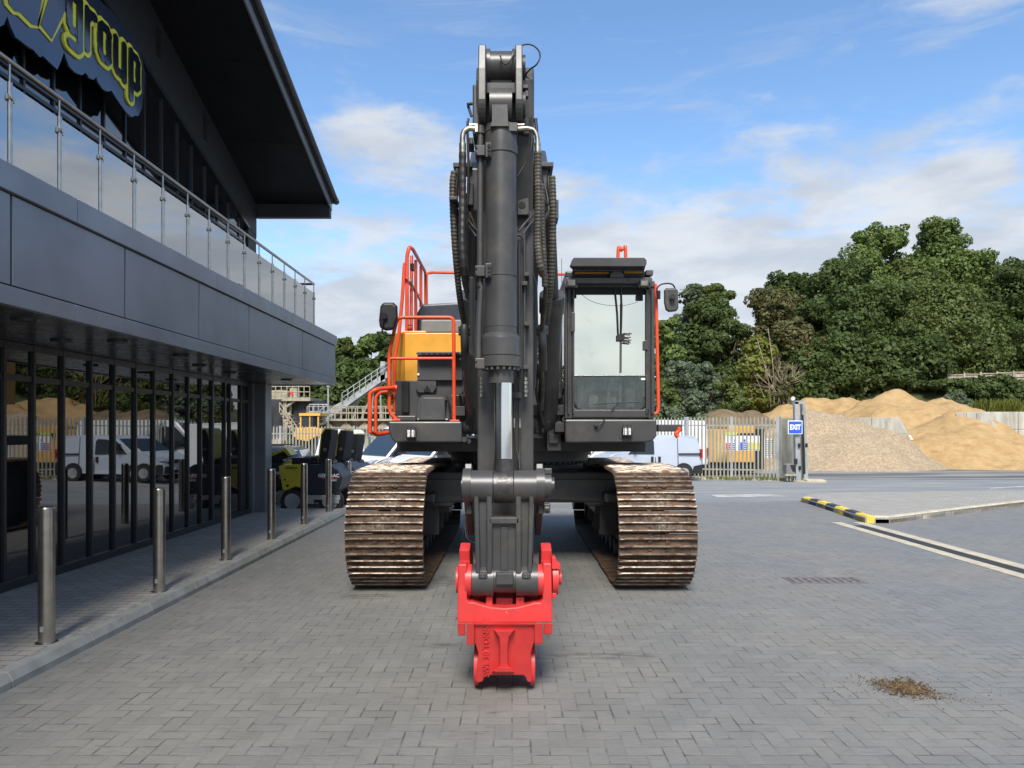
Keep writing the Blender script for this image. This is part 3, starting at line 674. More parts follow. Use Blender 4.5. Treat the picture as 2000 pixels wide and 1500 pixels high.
# ---------------------------------------------------------------- excavator
ex = thing('excavator', 'large dark grey tracked excavator with red quick coupler, orange handrails and rusty tracks', 'excavator', (.1, 9.9, 0))
TY0, TY1 = 7.2, 12.7
def track_path():
    pts = []; r = .60; cy, cz = TY0+r+.02, .02+r
    for a in np.linspace(-90, -270, 19): pts.append((cy+r*math.cos(R(a)), cz+r*math.sin(R(a))))
    pts += [(8.5, 1.235), (9.0, 1.225), (9.6, 1.18), (10.3, 1.13), (11.2, 1.15), (11.9, 1.16)]
    r2 = .56; c2, z2 = TY1-r2, .6
    for a in np.linspace(85, -90, 15): pts.append((c2+r2*math.cos(R(a)), z2+r2*math.sin(R(a))))
    pts += [(11, .025), (9, .025)]
    P = [Vector((0, a, b)) for a, b in pts]; P.append(P[0]); return P
P = track_path(); L = [0]
for a, b_ in zip(P, P[1:]): L.append(L[-1]+(b_-a).length)
NSH = round(L[-1]/.232); pitch = L[-1]/NSH
def at_len(d):
    d %= L[-1]
    for k in range(len(P)-1):
        if L[k+1] >= d: return P[k].lerp(P[k+1], (d-L[k])/max(1e-9, L[k+1]-L[k]))
    return P[-1]
def shoe_mesh(w, seed):                        # local: x width, y along track, z outwards
    b = MB(); h = w/2; pt = pitch; rr = random.Random(seed)
    def warped(x0, x1, y0, y1, z0, z1, n=14, jz=.002):
        xs = [x0+(x1-x0)*i/n for i in range(n+1)]; vs = []
        for x in xs:
            j = rr.uniform(-jz, jz); e = .010 if (x == x0 or x == x1) else 0
            vs += [(x, y0, z0), (x, y1, z0), (x, y1-.004, z1+j-e), (x, y0+.004, z1+j-e)]
        fs = [(0, 1, 2, 3), tuple(len(vs)-4+q for q in (3, 2, 1, 0))]
        for i in range(n):
            o = i*4
            for q in range(4): fs.append((o+q, o+4+q, o+4+(q+1) % 4, o+(q+1) % 4))
        b.add(vs, fs)
    b.cur = 0; warped(-h, h, -pt*.495, pt*.455, -.018, .0, 4, 0)
    b.cur = 0
    for yy in (-.40, -.06, .28):
        warped(-h, h, pt*yy-.011, pt*yy+.013, 0, .024)
    b.cur = 1
    for yy in (-.40, -.06, .28): warped(-h+.003, h-.003, pt*yy-.009, pt*yy+.009, .0235, .029, 14, .0015)
    b.cur = 0
    for sx in (-.085, .085):                   # bolts and link notches
        for yy in (-.22, .13): b.cyl((sx, pt*yy, 0), (sx, pt*yy, .012), .013, n=6)
    b.cur = 2
    if seed % 3 == 0:
        for sx in (-.085, .085): b.box(sx-.028, sx+.028, -pt*.475, -pt*.36, -.012, .021)
        b.cur = 0
        for sx in (-.085, .085): b.cyl((sx, -pt*.45, .002), (sx, -pt*.37, .022), .017, n=8)
    else:
        for yy in (-.23, .12):                 # packed dirt between the bars
            b.cur = 3; n = 7
            for q in range(n):
                x = rr.gauss(0, .09); s_ = rr.uniform(.02, .05); b.box(x-s_, x+s_, pt*yy-.026, pt*yy+.024, 0, rr.uniform(.003, .009))
    return b
for (xl, xr, lab) in ((-1.665, -.885, 'track'), (1.065, 1.85, 'track')):
    w = xr-xl; xm = (xl+xr)/2; s_ = -1 if xm < 0 else 1
    tr = MB()                                  # chain links form the track part itself
    for i in range(NSH):
        p = at_len(i*pitch); q = at_len(i*pitch+.12); d = (q-p).normalized(); nn = Vector((0, -d.z, d.y))
        for sx in (-.085, .085):
            c = p-nn*.02*0; tr.prism([p+Vector((xm+sx, 0, 0)), p+d*pitch*.95+Vector((xm+sx, 0, 0)), p+d*pitch*.95-nn*.09*-1*-1+Vector((xm+sx, 0, 0)), p-nn*.09*-1*-1+Vector((xm+sx, 0, 0))], (-.02, 0, 0), (.02, 0, 0))
    trk = tr.build('crawler_track', 'track', ex)
    protos = [shoe_mesh(w, k).build('track_shoe', ['track', 'grouser', 'black', 'mudpad'], trk, origin=(0,0,0)) for k in range(6)]
    for i in range(NSH):
        o = protos[i] if i < 6 else protos[i % 6].copy()
        if i >= 6: C.objects.link(o); o.parent = trk
        p = at_len(i*pitch+pitch/2+.03); q = at_len(i*pitch+pitch/2+.05+.03); d = (q-p).normalized()
        # path runs from the ground up over the front: outward normal is left of travel
        nn = Vector((0, -d.z, d.y)); nn = -nn if (p+nn*.1-Vector((0, 9.9, .6))).length < (p-nn*.1-Vector((0, 9.9, .6))).length else nn
        x = Vector((1, 0, 0)); yv = nn.cross(x)
        mtx = Matrix(((x.x, yv.x, nn.x, 0), (x.y, yv.y, nn.y, 0), (x.z, yv.z, nn.z, 0), (0, 0, 0, 1)))
        o.matrix_parent_inverse = Matrix.Identity(4)
        o.matrix_basis = Matrix.Translation(Vector((xm+random.uniform(-.004, .004), p.y, p.z))-Vector(ex.location)) @ mtx @ Matrix.Diagonal((random.choice((1, -1)), 1, 1, 1))
    # track frame, idler, sprocket, rollers
    b = MB(); b.prism([(0, 8.3, .30), (0, 12.0, .30), (0, 12.0, .86), (0, 11.3, .95), (0, 8.9, .95), (0, 8.3, .78)], (xm-.16, 0, 0), (xm+.16, 0, 0))
    b.prism([(0, 8.6, .80), (0, 11.5, .80), (0, 11.5, .90), (0, 8.6, .90)], (xm-s_*.36, 0, 0), (xm-s_*.0, 0, 0))
    for y in (9.1, 9.7, 10.4, 11.0): b.box(xm-s_*.36, xm-s_*.1, y, y+.05, .34, .82)
    fr_ = b.build('track_frame', 'iron', ex, bevel=.015)
    b = MB(); b.xcyl(xm-.10, xm+.10, TY0+.62, .62, .52, 36); b.xcyl(xm-.2, xm+.2, TY0+.62, .62, .15); b.build('idler', 'iron', ex)
    b = MB(); b.xcyl(xm-.08, xm+.08, TY1-.56, .6, .48, 36); b.xcyl(xm-s_*.44, xm, TY1-.56, .6, .27); b.build('sprocket', 'iron', ex)
    b = MB()
    for q in range(9): b.xcyl(xm-.15, xm+.15, 8.45+q*.42, .16, .10, 16)
    b.xcyl(xm-.1, xm+.1, 9.6, 1.06, .08, 14); b.xcyl(xm-.1, xm+.1, 11, 1.06, .08, 14); b.split('roller', 'iron', ex)
# car body with box legs
b = MB()
b.pprism([(822, 930), (838, 922), (1190, 922), (1216, 930), (1216, 985), (1150, 990), (1140, 982), (890, 982), (880, 990), (822, 990)], 8.95, 10.9)
b.pprism([(812, 988), (874, 988), (880, 1002), (812, 1006)], 9.2, 9.9); b.pprism([(1164, 988), (1225, 988), (1225, 1004), (1160, 1002)], 9.2, 9.9)
b.box(-.62, .82, 9.1, 10.7, 1.02, 1.16)
b.build('car_body', 'iron', ex, bevel=.02)
b = MB(); b.pprism([(826, 936), (903, 936), (903, 978), (826, 984)], 8.935, 8.96); b.pprism([(1072, 936), (1208, 936), (1208, 982), (1072, 976)], 8.935, 8.96)
b.split('body_plate', 'iron2', ex, bevel=.01)
b = MB(); c_ = (.1, 9.9)
b.lathe((c_[0], c_[1], [(1.14, .72), (1.14, .86), (1.21, .86), (1.21, .80), (1.26, .80), (1.26, .93), (1.33, .93), (1.33, .97), (1.42, .97)]), 64)
for q in range(64):
    a = q/64*2*math.pi
    for (rr_, z0, z1) in ((.89, 1.225, 1.26), (.835, 1.21, 1.235)): b.cyl((c_[0]+rr_*math.cos(a), c_[1]+rr_*math.sin(a), z0), (c_[0]+rr_*math.cos(a), c_[1]+rr_*math.sin(a), z1), .017, n=6)
b.build('swing_ring', 'iron', ex)
# upper frame deck and front boxes
YH = 8.1
b = MB()
b.box(-1.38, 1.60, 8.7, 12.9, 1.40, 1.56); b.box(-.36, -.14, 8.3, 10.5, 1.42, 2.2); b.box(.40, .56, 8.3, 10.5, 1.42, 2.2)
b.pbox(835, 1182, 866, 873, 8.9, 10.8)
b.box(-.5, .6, 9.6, 10.0, 1.42, 2.3)
b.build('upper_frame', 'iron', ex, bevel=.01)
def lowbox(pts, name): b = MB(); b.pprism(pts, YH, 8.95); return b.build(name, 'iron2', ex, bevel=.018)
lowbox([(758, 823), (902, 823), (902, 864), (773, 864), (765, 858), (759, 842)], 'step_box')
lowbox([(1103, 819), (1283, 819), (1283, 851), (1275, 861), (1262, 864), (1104, 865)], 'cab_base')
for (cx_, cy_) in ((803, 847), (1225, 843)):
    b = MB(); b.pbox(cx_-9, cx_+9, cy_-9, cy_+9, YH-.06, YH); wl = b.build('work_light', 'black', ex, bevel=.006)
    b = MB(); b.pbox(cx_-7.5, cx_-.7, cy_-6.5, cy_+6.5, YH-.067, YH-.06); b.pbox(cx_+.7, cx_+7.5, cy_-6.5, cy_+6.5, YH-.067, YH-.06); b.build('lens', 'lamp', wl, bevel=.003)
    b = MB()
    for dx in (-7.5, 0, 7.5): a = W(cx_+dx, cy_-13, YH-.01); c = W(cx_+dx, cy_+13, YH-.01); b.tube([a, a+Vector((0, -.075, -.02)), c+Vector((0, -.075, .02)), c], .0035, 6, straight=True)
    b.pprism([(cx_-16, cy_-11), (cx_-12, cy_-15), (cx_+12, cy_-15), (cx_+16, cy_-11), (cx_+16, cy_+11), (cx_+12, cy_+14), (cx_-12, cy_+14), (cx_-16, cy_+11)], YH-.006, YH)
    b.build('guard', 'iron', wl)
# cab
cab = MB()
Yc = 8.12
cab.pbox(1103, 1118, 545, 818, Yc, Yc+.14); cab.pbox(1266, 1279, 548, 818, Yc, Yc+.14)
for x_ in (W(1103, 0, Yc).x, W(1279, 0, Yc).x-.06): cab.box(x_, x_+.06, Yc+.14, 10.0, 1.76, 2.05); cab.box(x_, x_+.06, Yc+.14, 10.0, 3.22, 3.30); cab.box(x_, x_+.06, 9.1, 9.2, 2.05, 3.22); cab.box(x_, x_+.06, 9.88, 10.0, 2.05, 3.22)
cab.box(W(1103, 0, Yc).x, W(1279, 0, Yc).x, 9.9, 10.0, 3.15, 3.3)      # front posts with side walls
cab.pbox(1118, 1266, 800, 816, Yc-.01, Yc+.1); cab.pbox(1103, 1279, 552, 561, Yc-.02, 10.0)
cab.pprism([(1118, 778), (1124, 797), (1135, 802), (1118, 802)], Yc, Yc+.06); cab.pprism([(1266, 778), (1266, 802), (1250, 802), (1260, 797)], Yc, Yc+.06)
cab.box(W(1103, 0, Yc).x, W(1279, 0, Yc).x, 9.9, 10.0, 1.75, 2.3)
cb = cab.build('cab', 'iron', ex, bevel=.012)
b = MB()
for (x0, x1) in ((1108, 1113), (1118.5, 1121.5), (1261, 1265), (1271, 1277)): 
    a, c = W(x0, 565, Yc-.02), W(x1, 808, Yc-.02); b.tube([((a.x+c.x)/2, Yc-.02, a.z), ((a.x+c.x)/2, Yc-.02, c.z)], (c.x-a.x)/2, 12, straight=True)
b.pbox(1118, 1122, 565, 800, Yc-.025, Yc+.02); b.pbox(1262, 1267, 565, 800, Yc-.025, Yc+.02); b.pbox(1120, 1264, 733, 735.5, Yc-.02, Yc)
b.pbox(1116, 1123, 610, 648, Yc-.04, Yc-.01); b.pbox(1258, 1265, 665, 683, Yc-.05, Yc-.01)
b.build('windscreen_frame', 'iron2', cb, bevel=.004)
b = MB(); b.pbox(1121, 1263, 576, 734, Yc+.004, Yc+.010); b.build('windscreen', 'screenmirror', cb)
b = MB(); x_ = W(1103, 0, Yc).x+.02; b.box(x_, x_+.008, Yc+.15, 9.1, 2.05, 3.22); b.box(W(1279, 0, Yc).x-.03, W(1279, 0, Yc).x-.022, Yc+.15, 9.1, 2.05, 3.22); b.box(.68, 1.6, 9.94, 9.948, 2.3, 3.15); b.split('side_window', 'cabglass', cb)
b = MB(); b.pprism([(1121, 735), (1263, 735), (1263, 780), (1258, 795), (1248, 801), (1138, 801), (1127, 797), (1121, 782)], Yc+.004, Yc+.010); b.build('lower_window', 'cabglass', cb)
b = MB(); b.pbox(1120, 1264, 562, 576, Yc+.0, Yc+.03); b.pbox(1242, 1256, 576, 587, Yc-.015, Yc+.002); b.pbox(1121, 1126, 576, 582, Yc-.015, Yc+.002); b.build('header_trim', 'blackm', cb, bevel=.004)
# cab interior seen through the lower window
b = MB()
b.box(1.15-.2, 1.15+.25, 9.0, 9.5, 1.95, 2.15); b.box(.97, 1.4, 9.45, 9.62, 2.1, 2.8); b.box(.78, .98, 8.6, 9.2, 1.9, 2.35); b.box(1.38, 1.56, 8.6, 9.2, 1.9, 2.35)
b.pbox(1186, 1192, 738, 790, 8.5, 8.54); b.pbox(1208, 1214, 742, 790, 8.5, 8.54); b.pbox(1160, 1180, 741, 744, 8.45, 8.5); b.pbox(1200, 1216, 743, 746, 8.45, 8.5)
b.cyl(W(1158, 752, 8.45), W(1158, 752, 8.5), .035, n=20); b.pbox(1128, 1140, 740, 798, 8.5, 8.55)
b.pbox(1150, 1168, 772, 796, 8.4, 8.5); b.pbox(1184, 1204, 775, 797, 8.4, 8.5); b.pbox(1222, 1240, 758, 796, 8.5, 8.6)
b.build('seat_and_pedals', 'cabint', cb, bevel=.01)
b = MB(); b.box(.66, 1.62, Yc+.1, 9.85, 1.76, 1.80); b.build('cab_floor', 'cabint', cb)
b = MB(); b.box(.68, 1.6, 9.6, 9.64, 1.8, 2.6); b.build('rear_trim', 'lgrey', cb)
b = MB(); b.pbox(1252, 1260, 738, 742, Yc-.004, Yc+.003); b.build('sticker', 'white', cb)
# roof visor, lamps, top beam
b = MB()
zt = W(0, 503, Yc).z
b.pprism([(1117, 508), (1121, 503), (1258, 503), (1263, 508), (1263, 516), (1258, 520), (1117, 520), (1114, 516)], Yc-.30, Yc-.18)
b.add([W(1116, 520, Yc-.28), W(1261, 520, Yc-.28), W(1258, 530, Yc+.1), W(1118, 530, Yc+.1), W(1116, 517, Yc-.28), W(1261, 517, Yc-.28), W(1258, 526, Yc+.1), W(1118, 526, Yc+.1)],
      [(0,1,2,3), (7,6,5,4), (0,4,5,1), (1,5,6,2), (2,6,7,3), (3,7,4,0)])
for q in range(7):
    x = 1133+q*17.2; b.prism([W(x, 519, Yc-.28), W(x-3, 530, Yc+.05), W(x-3, 526, Yc+.05), W(x, 515, Yc-.28)], (-.006, 0, 0), (.006, 0, 0))
b.build('roof_visor', 'iron2', cb, bevel=.004)
b = MB(); b.pbox(1104, 1272, 529, 543, Yc+.0, 9.9); b.build('cab_roof', 'navy', cb, bevel=.02)
b = MB(); b.pbox(1122, 1190, 531, 535, Yc-.03, Yc); b.pbox(1219, 1255, 530, 534, Yc-.03, Yc); b.split('roof_marker', 'yellow', cb, bevel=.004)
b = MB(); b.pbox(1104, 1274, 542, 553, Yc-.12, Yc-.02); b.cyl(W(1228, 546.5, Yc-.13), W(1228, 546.5, Yc-.12), .015, n=12)
b.pprism([(1191, 542), (1192, 533), (1200, 529), (1213, 529), (1218, 534), (1219, 542)], Yc-.14, Yc-.11); b.pbox(1262, 1276, 527, 537, Yc-.1, Yc)
b.build('lamp_beam', 'iron2', cb, bevel=.006)
for cx_ in (1116, 1259):
    b = MB(); b.pbox(cx_-8.5, cx_+8.5, 546, 560, Yc-.2, Yc-.12); l = b.build('cab_lamp', 'iron', cb, bevel=.008)
    b = MB(); b.pbox(cx_-6.5, cx_+6.5, 548.5, 557.5, Yc-.206, Yc-.2); b.build('lens', 'seatgrey', l, bevel=.002)
    b = MB(); b.tube([W(cx_-11, 550, Yc-.12), W(cx_-11, 561, Yc-.16), W(cx_+11, 561, Yc-.16), W(cx_+11, 550, Yc-.12)], .006, 6, straight=True); b.build('bracket', 'iron', l)
# wipers
b = MB()
Yw = Yc-.03
for pts in (([1201, 560], [1206, 610], [1208, 658]), ([1213, 560], [1215, 600], [1214, 640], [1212, 662])): b.tube([W(a, c, Yw) for a, c in pts], .007, 8, straight=True)
b.tube([W(1214, 590, Yw-.01), W(1213, 728, Yw-.01)], .006, 6, straight=True)
for (yy, x1) in ((651, 1234), (658.5, 1232), (664, 1233), (669, 1232)): b.tube([W(1216, yy, Yw-.01), W(x1, yy+.5, Yw-.03)], .007, 6, straight=True)
b.pbox(1206, 1220, 653, 665, Yw-.03, Yw); b.tube([W(1194, 803, Yw), W(1208, 787, Yw), W(1250, 785, Yw)], .005, 6, straight=True); b.tube([W(1158, 790, Yw), W(1250, 784.5, Yw)], .004, 6, straight=True)
b.build('wiper', 'black', cb)
b = MB(); b.tube([W(1134, 574, Yc), W(1155, 588, Yc), W(1180, 595, Yc), W(1215, 597, Yc), W(1246, 590, Yc)], .0018, 5); b.build('wire_reflection', 'black', cb)  # dark strand modelled in place of a power line reflected in the windscreen
b = MB(); b.tube([W(1181, 819, YH-.0), W(1176, 825, YH-.04), W(1168, 832, YH-.05), W(1165, 838, YH-.02)], .008, 8); b.cyl(W(1164, 829, YH-.05), W(1164, 829, YH), .02, n=12); b.build('grab_hook', 'iron', cb)
# orange rail beside cab, mirror and antenna
b = MB(); b.tube([W(1275, 555, 8.3), W(1280, 556, 8.3), W(1281, 566, 8.3), W(1286, 795, 8.3), W(1284, 806, 8.3), W(1276, 808, 8.3)], .02, 10, straight=True); b.build('cab_rail', 'orange', cb)
b = MB(); b.tube([W(1283, 575, 8.2), W(1284, 562, 8.2), W(1293, 555, 8.2), W(1309, 554, 8.2), W(1317, 560, 8.2), W(1318, 572, 8.2)], .009, 8); b.cyl(W(1286.5, 568, 8.2), W(1286.5, 584, 8.2), .02, n=12)
ma = b.build('mirror_arm', 'black', cb)
b = MB(); b.pprism([(1298, 566), (1302, 562), (1320, 562), (1325, 567), (1326, 600), (1323, 607), (1307, 609), (1301, 604), (1298, 590)], 8.16, 8.22); b.cyl(W(1314, 580, 8.10), W(1314, 580, 8.16), .032, n=14); b.cyl(W(1314, 580, 8.08), W(1314, 580, 8.1), .015, n=10)
b.build('mirror', 'iron2', ma, bevel=.02, seg=3)
b = MB(); b.tube([W(1097, 505, 9), W(1097, 560, 9)], .003, 6, straight=True); b.build('antenna', 'black', ex)
b = MB(); b.tube([W(1206, 700, 10.5), W(1207, 500, 10.5), W(1213, 489, 10.5), W(1219, 486, 10.5), W(1222, 500, 10.5), W(1223, 700, 10.5)], .025, 8); b.build('roof_handle', 'orange', ex)
b = MB(); b.pbox(1285, 1332, 829, 843, 8.5, 9.4); b.build('side_bracket', 'iron', ex, bevel=.008)
b = MB(); b.tube([W(1326, 834, 8.4), W(1325, 842, 8.4), W(1320, 847, 8.4), W(1324, 854, 8.4)], .024, 10); b.build('hook', 'orange', ex)
# left side: engine housing, tanks and steps
b = MB(); b.pbox(790, 905, 650, 770, 8.75, 12.4); b.add([W(790, 650, 8.75), W(765, 652, 9.3), W(765, 768, 9.3), W(790, 770, 8.75)], [(0, 1, 2, 3)])
b.prism([W(790, 650, 8.75), W(790, 768, 8.75), W(772, 768, 9.0), W(772, 650, 9.0)], (0, 0, 0), (0, .6, 0))
b.pbox(778, 832, 646, 651, 9.0, 9.6); b.build('engine_housing', 'yellow', ex, bevel=.012)
b = MB(); b.pprism([(814, 650), (814, 611), (824, 594), (893, 590), (905, 592), (905, 650)], 9.9, 12.3); b.build('engine_hood', 'navy', ex, bevel=.03)
b = MB(); b.pbox(822, 905, 624, 650, 9.3, 9.9); b.build('hood_front', 'lgrey', ex, bevel=.02)
b = MB(); b.pbox(815, 903, 694, 743, 8.55, 8.8); b.pprism([(812, 690), (816, 687), (905, 687), (905, 693), (816, 694)], 8.4, 8.8); b.build('grille_cover', 'panelgrey', ex, bevel=.008)
b = MB(); b.pbox(772, 905, 743, 823, 8.62, 9.5); b.build('tank', 'panelgrey', ex, bevel=.01)
b = MB(); b.pbox(784, 798, 745, 805, 8.55, 8.7); b.build('tank_edge', 'blackm', ex)
b = MB(); b.pprism([(812, 743), (852, 743), (852, 758), (846, 767), (818, 767), (812, 760)], 8.56, 8.64); h_ = b.build('lock_panel', 'panelgrey', ex, bevel=.006)
b = MB(); b.pbox(828, 840, 759, 765, 8.545, 8.56); b.cyl(W(834, 755.5, 8.54), W(834, 755.5, 8.56), .012, n=12); b.build('latch', 'black', h_)
b = MB(); b.prism([W(810, 821, 8.15), W(816, 779, 8.4), W(823, 771, 8.5), (W(873, 771, 8.5)), W(880, 821, 8.15)], (0, 0, 0), (0, .4, 0)); b.build('tool_step', 'iron2', ex, bevel=.03)
b = MB(); b.pprism([(817, 821), (821, 782), (827, 776), (866, 776), (869, 780), (869, 821)], 8.13, 8.5); b.build('step_cover', 'panelgrey', ex, bevel=.012)
b = MB(); b.pbox(880, 900, 771, 821, 8.35, 8.6); b.pprism([(775, 812), (812, 812), (812, 822), (775, 822)], 8.15, 8.6); b.build('step_cover', 'iron2', ex, bevel=.01)
for q in ((817, 701), (899, 701), (817, 731)): b = MB(); b.cyl(W(*q, 8.53), W(*q, 8.55), .014, n=10); b.build('bolt', 'white', ex)
b = MB()
for k_ in range(7): b.pbox(823+k_*11, 831+k_*11, 689.5, 691.5, 8.395, 8.41)
b.build('grille_slots', 'blackm', ex)
def rail(pts, r=.021, name='handrail', m='orange', Y=None, straight=False):
    b = MB(); b.tube([W(*q) if len(q) == 3 else W(q[0], q[1], Y) for q in pts], r, 10, straight=straight, sub=5); return b.build(name, m, ex)
def rounded(pts, rad=6):                        # round the corners of a pixel polyline
    out = [pts[0]]
    for a, p, c in zip(pts, pts[1:], pts[2:]):
        A, P_, C2 = Vector(a), Vector(p), Vector(c); u = (A-P_); v = (C2-P_); k = min(rad, u.length*.45, v.length*.45)
        q0 = P_+u.normalized()*k; q1 = P_+v.normalized()*k
        for t_ in (0, .25, .5, .75, 1): out.append(tuple((1-t_)**2*q0+2*t_*(1-t_)*P_+t_*t_*q1))
    return out+[pts[-1]]
R1 = rounded([(768, 819, 8.2), (760, 800, 8.2), (760, 690, 8.2), (776, 620, 8.2), (886, 620, 8.2), (887, 822, 8.2)], 10); R1[0] = (775, 819, 8.2)
rail(R1, .021, straight=True)
rail([(762, 700, 8.2), (887, 700, 8.2)], .017, straight=True)
b = MB(); b.pbox(878, 897, 820, 823, 8.15, 8.3); b.pbox(765, 782, 818, 822, 8.12, 8.3); b.split('rail_foot', 'orange', ex, bevel=.004)
rail(rounded([(771, 806, 8.7), (771, 700, 8.7), (779, 655, 8.7), (786, 580, 8.7), (790, 516, 8.7), (792, 514, 8.7)], 8), .021, straight=True)
rail(rounded([(795, 647, 9.1), (795, 500, 9.1), (799, 482, 9.1), (806, 486, 9.3), (831, 532, 12.0), (831, 600, 12.0)], 6), .024, straight=True)
rail([(803, 646, 9.3), (804, 500, 9.5)], .022, straight=True); rail([(812, 646, 9.8), (812, 508, 9.8)], .022, straight=True)
rail([(822, 600, 11), (822, 520, 11)], .024, straight=True)
rail([(800, 547, 9.1), (814, 575, 10.2), (826, 597, 11.6)], .016, m='galv', straight=True)
rail(rounded([(833, 600, 12.2), (833, 534, 12.2), (845, 532, 12.3), (1110, 536, 12.5), (1110, 610, 12.5)], 8), .024, straight=True)
rail([(1080, 607, 11), (1104, 608, 11)], .022, straight=True)
rail(rounded([(722, 845, 8.0), (722, 768, 8.0), (735, 760, 8.0), (770, 757, 8.2)], 8), .023, straight=True)
rail(rounded([(734, 848, 8.6), (734, 775, 8.6), (743, 766, 8.6), (770, 763, 8.6)], 8), .021, straight=True)
rail([(722, 843, 8.0), (735, 849, 8.3), (760, 844, 8.4)], .024, straight=True)
b = MB()
for (x_, y_) in ((762, 758), (771, 758), (801, 640)): b.cyl(W(x_-5, y_, 8.3), W(x_+5, y_, 8.3), .036, n=14)
b.build('rail_clamp', 'orange', ex)
b = MB()
for q in range(9): t_ = q/8; p = W(793+22*t_, 543+32*t_, 9.05+t_); b.cyl(p+Vector((-.02, 0, .02)), p+Vector((.02, 0, -.015)), .018, n=8)
b.build('safety_chain', 'red', ex)
b = MB(); b.pbox(801, 808, 514, 527, 9.25, 9.35); b.build('rail_latch', 'black', ex, bevel=.004)
b = MB(); b.pprism([(742, 598), (747, 590), (768, 590), (775, 597), (776, 620), (770, 643), (752, 645), (741, 640), (739, 625)], 8.0, 8.08); lm = b.build('mirror', 'black', ex, bevel=.03, seg=3)
b = MB(); b.tube([W(749, 618, 7.97), W(747, 648, 7.98), W(756, 655, 8.0), W(770, 654, 8.1)], .01, 8); b.cyl(W(750, 617, 7.95), W(750, 617, 8), .035, n=14); b.build('mirror_arm', 'black', lm)

# ---- boom, cylinders (behind the stick)
bx0, bx1 = -.30, .25
b = MB(); b.prism([(0, 8.9, 2.15), (0, 8.9, 2.55), (0, 7.6, 3.55), (0, 6.4, 3.95), (0, 5.35, 3.72), (0, 4.95, 3.45), (0, 4.95, 3.15), (0, 5.6, 3.25), (0, 6.4, 3.35), (0, 7.4, 2.9), (0, 8.4, 2.05), (0, 8.7, 1.95)], (bx0, 0, 0), (bx1, 0, 0)); 
b.build('boom', 'iron2', ex, bevel=.015)
for x_ in (-.41, .405):
    b = MB(); b.cyl((x_, 8.35, 1.75), (x_, 7.35, 2.95), .115, n=24); b.cyl((x_, 7.42, 2.87), (x_, 7.30, 3.02), .13, n=24)
    for q in range(14): 
        a = q/14*6.283; d_ = Vector((0, -.64, .77)); u_ = Vector((1, 0, 0)); v_ = d_.cross(u_); p = Vector((x_, 7.36, 2.94))+(u_*math.cos(a)+v_*math.sin(a))*.118; b.cyl(p, p+d_*.09, .013, n=6)
    bc = b.build('boom_cylinder', 'iron2', ex)
    b = MB(); xe = x_*.78; b.cyl((x_, 7.35, 2.95), (xe, 6.45, 3.55), .07, n=20); b.xcyl(xe-.06, xe+.06, 6.42, 3.57, .10); b.build('rod', 'iron', bc)
b = MB(); b.xcyl(-.56, .60, 8.4, 1.72, .11); b.build('boom_pin', 'iron', ex)
# valves and clutter under the boom foot
b = MB(); rr = random.Random(3)
for q in range(46):
    x_ = rr.choice((rr.uniform(-.60, -.32), rr.uniform(.30, .66))); z_ = rr.uniform(1.5, 2.2); s_ = rr.uniform(.02, .06); y_ = rr.uniform(8.15, 8.4)
    if q % 2: b.box(x_-s_, x_+s_, y_, y_+.1, z_-s_, z_+s_)
    else: b.cyl((x_, y_-.03, z_), (x_, y_+.1, z_), s_*.7, n=10)
b.pbox(904, 928, 725, 775, 8.2, 8.4); b.pbox(1058, 1092, 712, 770, 8.1, 8.4)
b.build('valve_block', 'iron', ex, bevel=.004)
def hose(pts, r, m='hose', ribs=0, pitch=.02, name='hose', n=10): b = MB(); b.tube([W(*q) for q in pts], r, n, ribs=ribs, pitch=pitch); return b.build(name, m, ex)
for pts in (((1085, 720, 8.2), (1088, 760, 8.2), (1096, 800, 8.3), (1092, 850, 8.4)), ((1072, 700, 8), (1070, 760, 8.05), (1058, 800, 8.1), (1056, 850, 8.3)),
            ((918, 700, 8), (921, 760, 8), (926, 800, 8.1), (918, 850, 8.3)), ((904, 715, 8.2), (910, 770, 8.2), (912, 830, 8.3)), ((1050, 720, 8), (1048, 770, 8), (1062, 830, 8.1)),
            ((1044, 700, 7.5), (1055, 740, 7.8), (1060, 800, 8)), ((1080, 640, 8), (1078, 700, 8.1), (1066, 742, 8.2), (1070, 810, 8.2))):
    hose(pts, .016)
b = MB(); b.cyl(W(1073, 640, 7.6), W(1084, 560, 7.4), .02); 
# ---- stick
st = MB()
SX0, SX1 = -.235, .145
st.xprism([(4.93, .72), (4.93, 3.15), (4.84, 3.55), (4.78, 3.72), (4.75, 3.95), (4.80, 4.06), (5.0, 4.06), (5.16, 3.7), (5.34, 3.1), (5.30, 2.4), (5.14, 1.2), (5.08, .66), (4.98, .58)], SX0, SX1)
stick = st.build('stick', 'iron2', ex, bevel=.012)
YF = 4.66                                     # plane of the bucket cylinder axis
def plate(a, c, yz, name='plate', par=stick, m='iron2', bev=.006):
    b = MB(); x0, x1 = W(a, 0, YF).x, W(c, 0, YF).x; b.xprism(yz, x0, x1); return b.build(name, m, par, bevel=bev)
zz = lambda py, Y=YF: CH-(py-HY)/F*Y
lug = [(YF-.14+.05, zz(98)), (YF+.25, zz(98)), (YF+.45, zz(150)), (YF+.4, zz(250))]
arc = [(YF+.0+.13*math.cos(R(a)), zz(212)+.13*math.sin(R(a))) for a in range(-90, -271, -15)]
lugp = [(YF+.3, zz(98)), (YF+.42, zz(160)), (YF+.4, zz(243))]+[(YF+.13*math.cos(R(a)), zz(207)+.125*math.sin(R(a))) for a in range(-90, -181, -12)]+[(YF-.115, zz(150)), (YF-.07, zz(98))]
plate(935.5, 950, lugp, 'lug_plate'); plate(1006.5, 1020, lugp, 'lug_plate')
